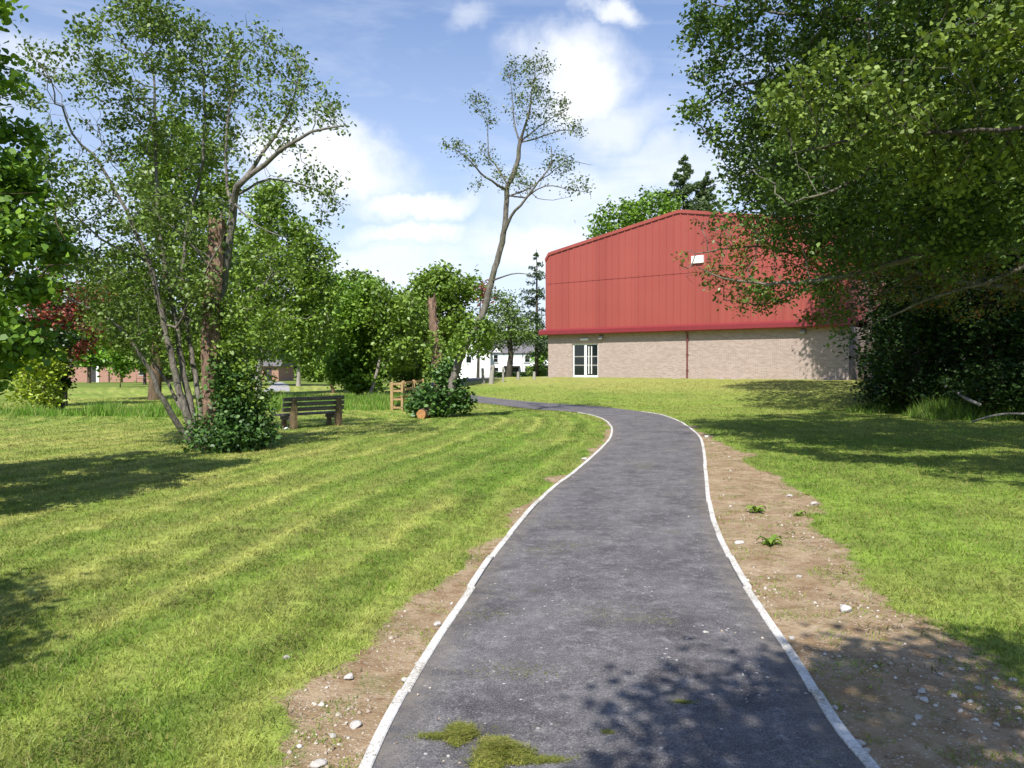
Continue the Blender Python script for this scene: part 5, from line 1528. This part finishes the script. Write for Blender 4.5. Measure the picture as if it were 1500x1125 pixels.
    tree('lime_tree', 'sunlit yellow green near tree filling the top right corner', 'tree', sk, A, .22, 'leaf_rowan', 'bark_dark', .080, 20, .115, .006, 2.3, 4, seed=63, width=.7, up=.2, gap=.43, gs=1.7, group='big trees on the right')
    # dark trees standing behind in the shade
    for i, (px, Y, blobs, lab) in enumerate([
            (1345, 27, [(1335, 430, 26.5, 85, 70, 2.4, 300), (1300, 510, 26.5, 50, 50, 1.8, 180), (1390, 510, 26.5, 70, 60, 2.2, 220), (1330, 330, 26, 90, 70, 2.6, 200)], 'dark shaded tree behind the low bough right of the brick wall'),
            (1445, 25, [(1440, 430, 25, 90, 100, 2.6, 340), (1480, 530, 25, 70, 55, 2.2, 220), (1450, 300, 25, 110, 90, 2.8, 260)], 'dark shaded tree with black interior nearest the right edge'),
            (1395, 31, [(1400, 480, 30, 110, 90, 3, 300), (1320, 540, 30, 55, 35, 2, 140), (1480, 520, 30, 80, 70, 3, 200), (1420, 350, 30, 130, 90, 3.5, 300)], 'dark tree deep in the wood behind the fallen branch'),
            (1560, 24, [(1570, 450, 24, 110, 130, 3, 320), (1560, 250, 24, 140, 120, 3, 300)], 'dark tree just beyond the right edge of the picture')]):
        b = gpt(at(px, 560, Y)[0], Y)
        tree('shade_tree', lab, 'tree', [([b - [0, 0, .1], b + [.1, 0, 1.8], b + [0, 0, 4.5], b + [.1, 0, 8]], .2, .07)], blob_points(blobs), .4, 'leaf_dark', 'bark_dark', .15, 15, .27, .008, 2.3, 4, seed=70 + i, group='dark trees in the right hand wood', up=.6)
    for i, (px, py, Y, rx, ry, lab) in enumerate(((1300, 572, 27, 42, 24, 'dark low laurel bush at the left end of the shaded wood edge'), (1372, 570, 25.5, 46, 30, 'dark laurel bush in the middle of the shaded wood edge'), (1448, 565, 23.5, 52, 38, 'larger dark laurel bush near the right edge of the picture'), (1530, 570, 22.5, 50, 44, 'dark laurel bush just outside the right edge'))):
        b = gpt(at(px, 560, Y)[0], Y)
        A = blob_points([(px, py, Y, rx, ry, 1.2, 230)]); A = A[A[:, 2] > terrain(A[:, 0], A[:, 1]) + .05]
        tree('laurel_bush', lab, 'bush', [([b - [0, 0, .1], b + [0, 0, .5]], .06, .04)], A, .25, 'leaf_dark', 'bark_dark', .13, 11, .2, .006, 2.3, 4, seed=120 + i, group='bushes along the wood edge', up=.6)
    # yew/holly wall closing the wood at the back right
    for i, (px, Y, top, r) in enumerate(((1318, 45, 350, 2.0), (1345, 40, 320, 2.8), (1400, 37, 280, 3.2), (1460, 35, 280, 3.2), (1530, 33, 260, 3.2))):
        p = at(px, 500, Y)
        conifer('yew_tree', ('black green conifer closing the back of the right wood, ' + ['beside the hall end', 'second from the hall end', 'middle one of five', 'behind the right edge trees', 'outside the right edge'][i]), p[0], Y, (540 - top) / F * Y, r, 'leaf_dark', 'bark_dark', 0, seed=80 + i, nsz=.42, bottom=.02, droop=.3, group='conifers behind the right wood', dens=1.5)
    # tree standing between wood and hall, shading the wall's right end
    b = gpt(17.0, 37.5)
    tree('shade_tree', 'tree in front of the right end of the brick wall, throwing shade on it', 'tree', [([b, b + [0, 0, 2], b + [.2, 0, 5]], .2, .08)], world_blobs([(16.6, 38.4, 10.0, 1.3, 2.4, 2.6, 420), (16.7, 36.6, 12.0, 1.5, 1.8, 1.8, 220), (17.4, 38.0, 6.6, .9, 1.2, 1.4, 90)]), .5, 'leaf_dark', 'bark_dark', .2, 14, .33, .01, 2.3, 3, seed=90, group='dark trees in the right hand wood')
    b = gpt(15.6, 30.5)
    tree('shade_tree', 'tree behind the low bough shading the slope under the brick wall', 'tree', [([b, b + [0, 0, 2.5], b + [-.2, 0, 6]], .22, .09)], world_blobs([(10.6, 27, 8.0, 2.5, 2.5, 1.5, 300), (13.4, 30, 7.6, 2.6, 2.6, 2.0, 300), (11, 31, 9.5, 2.5, 2.5, 1.5, 340), (13.0, 33.5, 8.5, 2.4, 2.4, 1.6, 320), (9.4, 23.5, 8.4, 2.0, 2.2, 1.1, 300), (14.2, 26, 7.2, 2.4, 2.4, 1.6, 300)]), .4, 'leaf_dark', 'bark_dark', .15, 14, .28, .008, 2.3, 4, seed=93, group='dark trees in the right hand wood')
    # out-of-frame trees whose shade falls into the picture
    b = gpt(-5.9, 1.0)
    tree('maple_tree', 'maple outside the frame whose shade reaches the bottom left grass', 'tree', [([b, b + [0, 0, 2], b + [.1, 0, 4]], .13, .05)], world_blobs([(-5.6, 1.1, 3.6, 2.0, 1.9, 1.2, 380), (-4.55, 1.6, 3.2, 1.2, 1.3, .8, 200)]), .24, 'leaf_maple', 'bark_brown', .075, 34, .17, .006, 2.3, 3, seed=91, width=.85, group='maples along the left side')
    b = gpt(3.6, -2.6)
    tree('maple_tree', 'maple behind the viewpoint whose shade covers the bottom right of the path', 'tree', [([b, b + [0, 0, 2.4], b + [-.3, .1, 4.6]], .16, .06)], world_blobs([(.55, -1.05, 5.0, 1.15, 1.25, .6, 560), (1.7, -.55, 4.9, 1.25, 1.15, .6, 520), (-.25, -1.5, 4.9, .6, .7, .4, 160), (3.2, -1.4, 5, 1.3, 1.4, 1, 240)]), .24, 'leaf_maple', 'bark_brown', .075, 36, .17, .006, 2.3, 3, seed=92, width=.85, group='maples along the left side')


def build_undergrowth():
    g = []
    def reg(px, py, rx, ry, w):
        p = on_ground(px, py); return (p[0], p[1], rx, ry, w)
    tall_grass('long_grass', [reg(470, 590, 4.5, 2.2, .26), reg(540, 590, 3.0, 2.4, .16), reg(425, 600, 2.6, 1.2, .10), reg(140, 607, 3.4, 1.3, .10), reg(225, 609, 2.2, 1.1, .06), reg(560, 600, 1.2, 1.0, .04)], 60000, .36, 31)
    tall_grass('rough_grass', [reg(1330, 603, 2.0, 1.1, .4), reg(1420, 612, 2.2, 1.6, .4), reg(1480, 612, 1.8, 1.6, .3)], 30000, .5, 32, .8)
    # nettles and docks on the rough edge
    # distant wood closing the view
    rng = np.random.default_rng(77)
    n = 150000
    a = np.radians(rng.uniform(-56, 56, n)); rr = rng.uniform(165, 200, n)
    x = rr * np.sin(a); y = rr * np.cos(a)
    top = 6.0 + 7.5 * fbm(x * .07, y * .02, 5, 4) * (.65 + .5 * vnoise(x * .21, x * 0, 3))
    z = terrain(x, y) + top * rng.uniform(0, 1, n) ** .8
    me = leaves_mesh('distant_wood', np.stack([x, y, z], 1), 1.15, .7, .4, rng=rng)
    tag(link('distant_wood', me, M['leaf_olive']), kind='stuff')
    # dark clipped hedge in front of the houses
    p0 = at(722, 552, 140); p1 = at(800, 552, 140)
    n = 9000
    q = np.stack([rng.uniform(p0[0], p1[0], n), 140 + rng.uniform(-.6, .6, n), rng.uniform(0, 1.25, n)], 1)
    q[:, 2] += terrain(q[:, 0], q[:, 1])
    root = empty('garden_hedge', gpt(p0[0], 140)); tag(root, 'dark hedge along the front of the white houses', 'hedge')
    link('foliage', leaves_mesh('foliage', q - np.array(root.location), .3, .7, .4, rng=rng), M['hedge'], root)


# ============================================================================= sky and light
def build_sky():
    w = bpy.data.worlds.new('World'); scene.world = w; w.use_nodes = True
    nt = w.node_tree; nt.nodes.clear()
    out = nt.nodes.new('ShaderNodeOutputWorld')
    el, az = math.radians(50), math.radians(14)
    s = Vector((-math.sin(az) * math.cos(el), -math.cos(az) * math.cos(el), math.sin(el)))
    sky = N(nt, 'TexSky', sky_type='NISHITA', sun_disc=False, sun_elevation=el, sun_rotation=math.atan2(s.x, s.y), air_density=1.0, dust_density=.8, ozone_density=1.4)
    d = N(nt, 'TexCoord').outputs['Generated']
    sx = N(nt, 'SeparateXYZ'); nt.links.new(d, sx.inputs[0]); z = sx.outputs[2]
    K = 9.0   # cloud radiance before the background strength
    base = mixc(nt, 1.0, sky.outputs[0], (.92, 1.06, 1.30), 'MULTIPLY')
    # pale haze towards the horizon
    hz = ramp(nt, z, [(0.0, .9), (.10, .68), (.24, .34), (.45, .06)])
    fr = ramp(nt, math_(nt, 'ADD', math_(nt, 'MULTIPLY', sx.outputs[1], .5), .5), [(.25, .40), (.70, 1)])
    hz = math_(nt, 'MULTIPLY', hz, fr)
    base = mixc(nt, hz, base, (.735 * K, .80 * K, .91 * K))
    # thin streaked high cloud
    mp = N(nt, 'Mapping', {'Scale': (1.1, 1.0, 5.5), 'Rotation': (0, .12, 0)}); nt.links.new(d, mp.inputs['Vector'])
    ci = noise(nt, mp.outputs[0], 2.6, 7, .62, dist=.6)
    cif = math_(nt, 'MULTIPLY', ramp(nt, ci, [(.46, 0), (.80, .6)]), ramp(nt, z, [(.02, .5), (.2, .95), (.45, .45), (.65, .08)]))
    cif = math_(nt, 'MULTIPLY', cif, fr)
    base = mixc(nt, cif, base, (.90 * K, .93 * K, .99 * K))
    # heaped cumulus at the places where they stand in the sky
    wv = N(nt, 'TexNoise', {'Scale': 7.0, 'Detail': 8.0, 'Roughness': .62}); nt.links.new(d, wv.inputs['Vector'])
    off = N(nt, 'VectorMath', operation='SUBTRACT'); nt.links.new(wv.outputs['Color'], off.inputs[0]); off.inputs[1].default_value = (.5, .5, .5)
    sc = N(nt, 'VectorMath', operation='SCALE'); nt.links.new(off.outputs[0], sc.inputs[0]); sc.inputs['Scale'].default_value = .135
    wd = N(nt, 'VectorMath', operation='ADD'); nt.links.new(d, wd.inputs[0]); nt.links.new(sc.outputs[0], wd.inputs[1]); wd = wd.outputs[0]
    clouds = [(480, 248, 120, 52, .97), (410, 225, 70, 45, .9), (850, 118, 82, 60, .92), (905, 185, 85, 50, .55), (615, 303, 95, 26, .85), (600, 350, 75, 22, .75), (985, 250, 100, 45, .45), (885, 18, 48, 20, .75), (700, 40, 45, 22, .35), (790, 370, 120, 40, .6), (40, 60, 60, 26, .45), (560, 400, 150, 40, .45), (1180, 220, 110, 60, .5), (860, 300, 160, 60, .4), (-200, 120, 150, 50, .7), (1750, 160, 160, 70, .8)]
    tot = None
    for px, py, rx, ry, op in clouds:
        c = Vector(ray(px, py)); L = c.length; c = c / L
        r = c.cross(Vector((0, 0, 1))).normalized(); u = r.cross(c)
        sb = N(nt, 'VectorMath', operation='SUBTRACT'); nt.links.new(wd, sb.inputs[0]); sb.inputs[1].default_value = c
        comps = []
        for ax, rad in ((r, rx), (u, ry), (c, 400)):
            dt = N(nt, 'VectorMath', operation='DOT_PRODUCT'); nt.links.new(sb.outputs[0], dt.inputs[0]); dt.inputs[1].default_value = ax * (F * L / rad / L / L * L if False else F / rad * (1.0 / 1.0) * L / L)
            comps.append(dt.outputs['Value'])
        cb = N(nt, 'CombineXYZ')
        for i, q in enumerate(comps): nt.links.new(q, cb.inputs[i])
        ln = N(nt, 'VectorMath', operation='LENGTH'); nt.links.new(cb.outputs[0], ln.inputs[0])
        mr = N(nt, 'MapRange', {'From Min': 1.35, 'From Max': .25, 'To Min': 0.0, 'To Max': op}, interpolation_type='SMOOTHSTEP'); nt.links.new(ln.outputs['Value'], mr.inputs['Value'])
        tot = mr.outputs[0] if tot is None else math_(nt, 'MAXIMUM', tot, mr.outputs[0])
    tone = noise(nt, wd, 9, 5, .6)
    cc = mixc(nt, ramp(nt, tone, [(.35, 0), (.6, 1)]), (.86 * K, .89 * K, .95 * K), (1.0 * K, 1.0 * K, 1.0 * K))
    base = mixc(nt, tot, base, cc)
    bg = N(nt, 'Background', {'Strength': .1}); nt.links.new(base, bg.inputs['Color'])
    nt.links.new(bg.outputs[0], out.inputs['Surface'])
    l = bpy.data.lights.new('sun', 'SUN'); l.energy = 5.0; l.angle = math.radians(.53); l.color = (1.0, .955, .88)
    o = bpy.data.objects.new('sun', l); COL.objects.link(o)
    o.rotation_euler = (-s).to_track_quat('-Z', 'Y').to_euler(); o.location = (0, 0, 30)


def build_camera():
    c = bpy.data.cameras.new('camera'); o = bpy.data.objects.new('camera', c); COL.objects.link(o)
    c.sensor_width = 36; c.lens = 36 * F / 1500; c.clip_end = 9000; c.clip_start = .05
    o.location = (0, 0, CAM_Z); o.rotation_euler = (PI / 2 - TH, 0, 0)
    scene.camera = o


make_materials()
build_camera()
build_sky()
build_ground()
build_path()
build_kerbs()
build_grass()
build_hall()
build_far()
build_bench()
build_fence()
build_posts()
build_log()
build_stones()
build_clippings()
build_weeds()
build_left_trees()
build_centre()
build_right_trees()
build_undergrowth()

scene.view_settings.view_transform = 'Standard'
scene.view_settings.look = 'None'
scene.view_settings.exposure = 0.48
scene.view_settings.gamma = 1
cy = scene.cycles
cy.max_bounces = 6; cy.diffuse_bounces = 3; cy.glossy_bounces = 2; cy.transmission_bounces = 4; cy.transparent_max_bounces = 4
cy.use_denoising = True
cy.caustics_reflective = False; cy.caustics_refractive = False
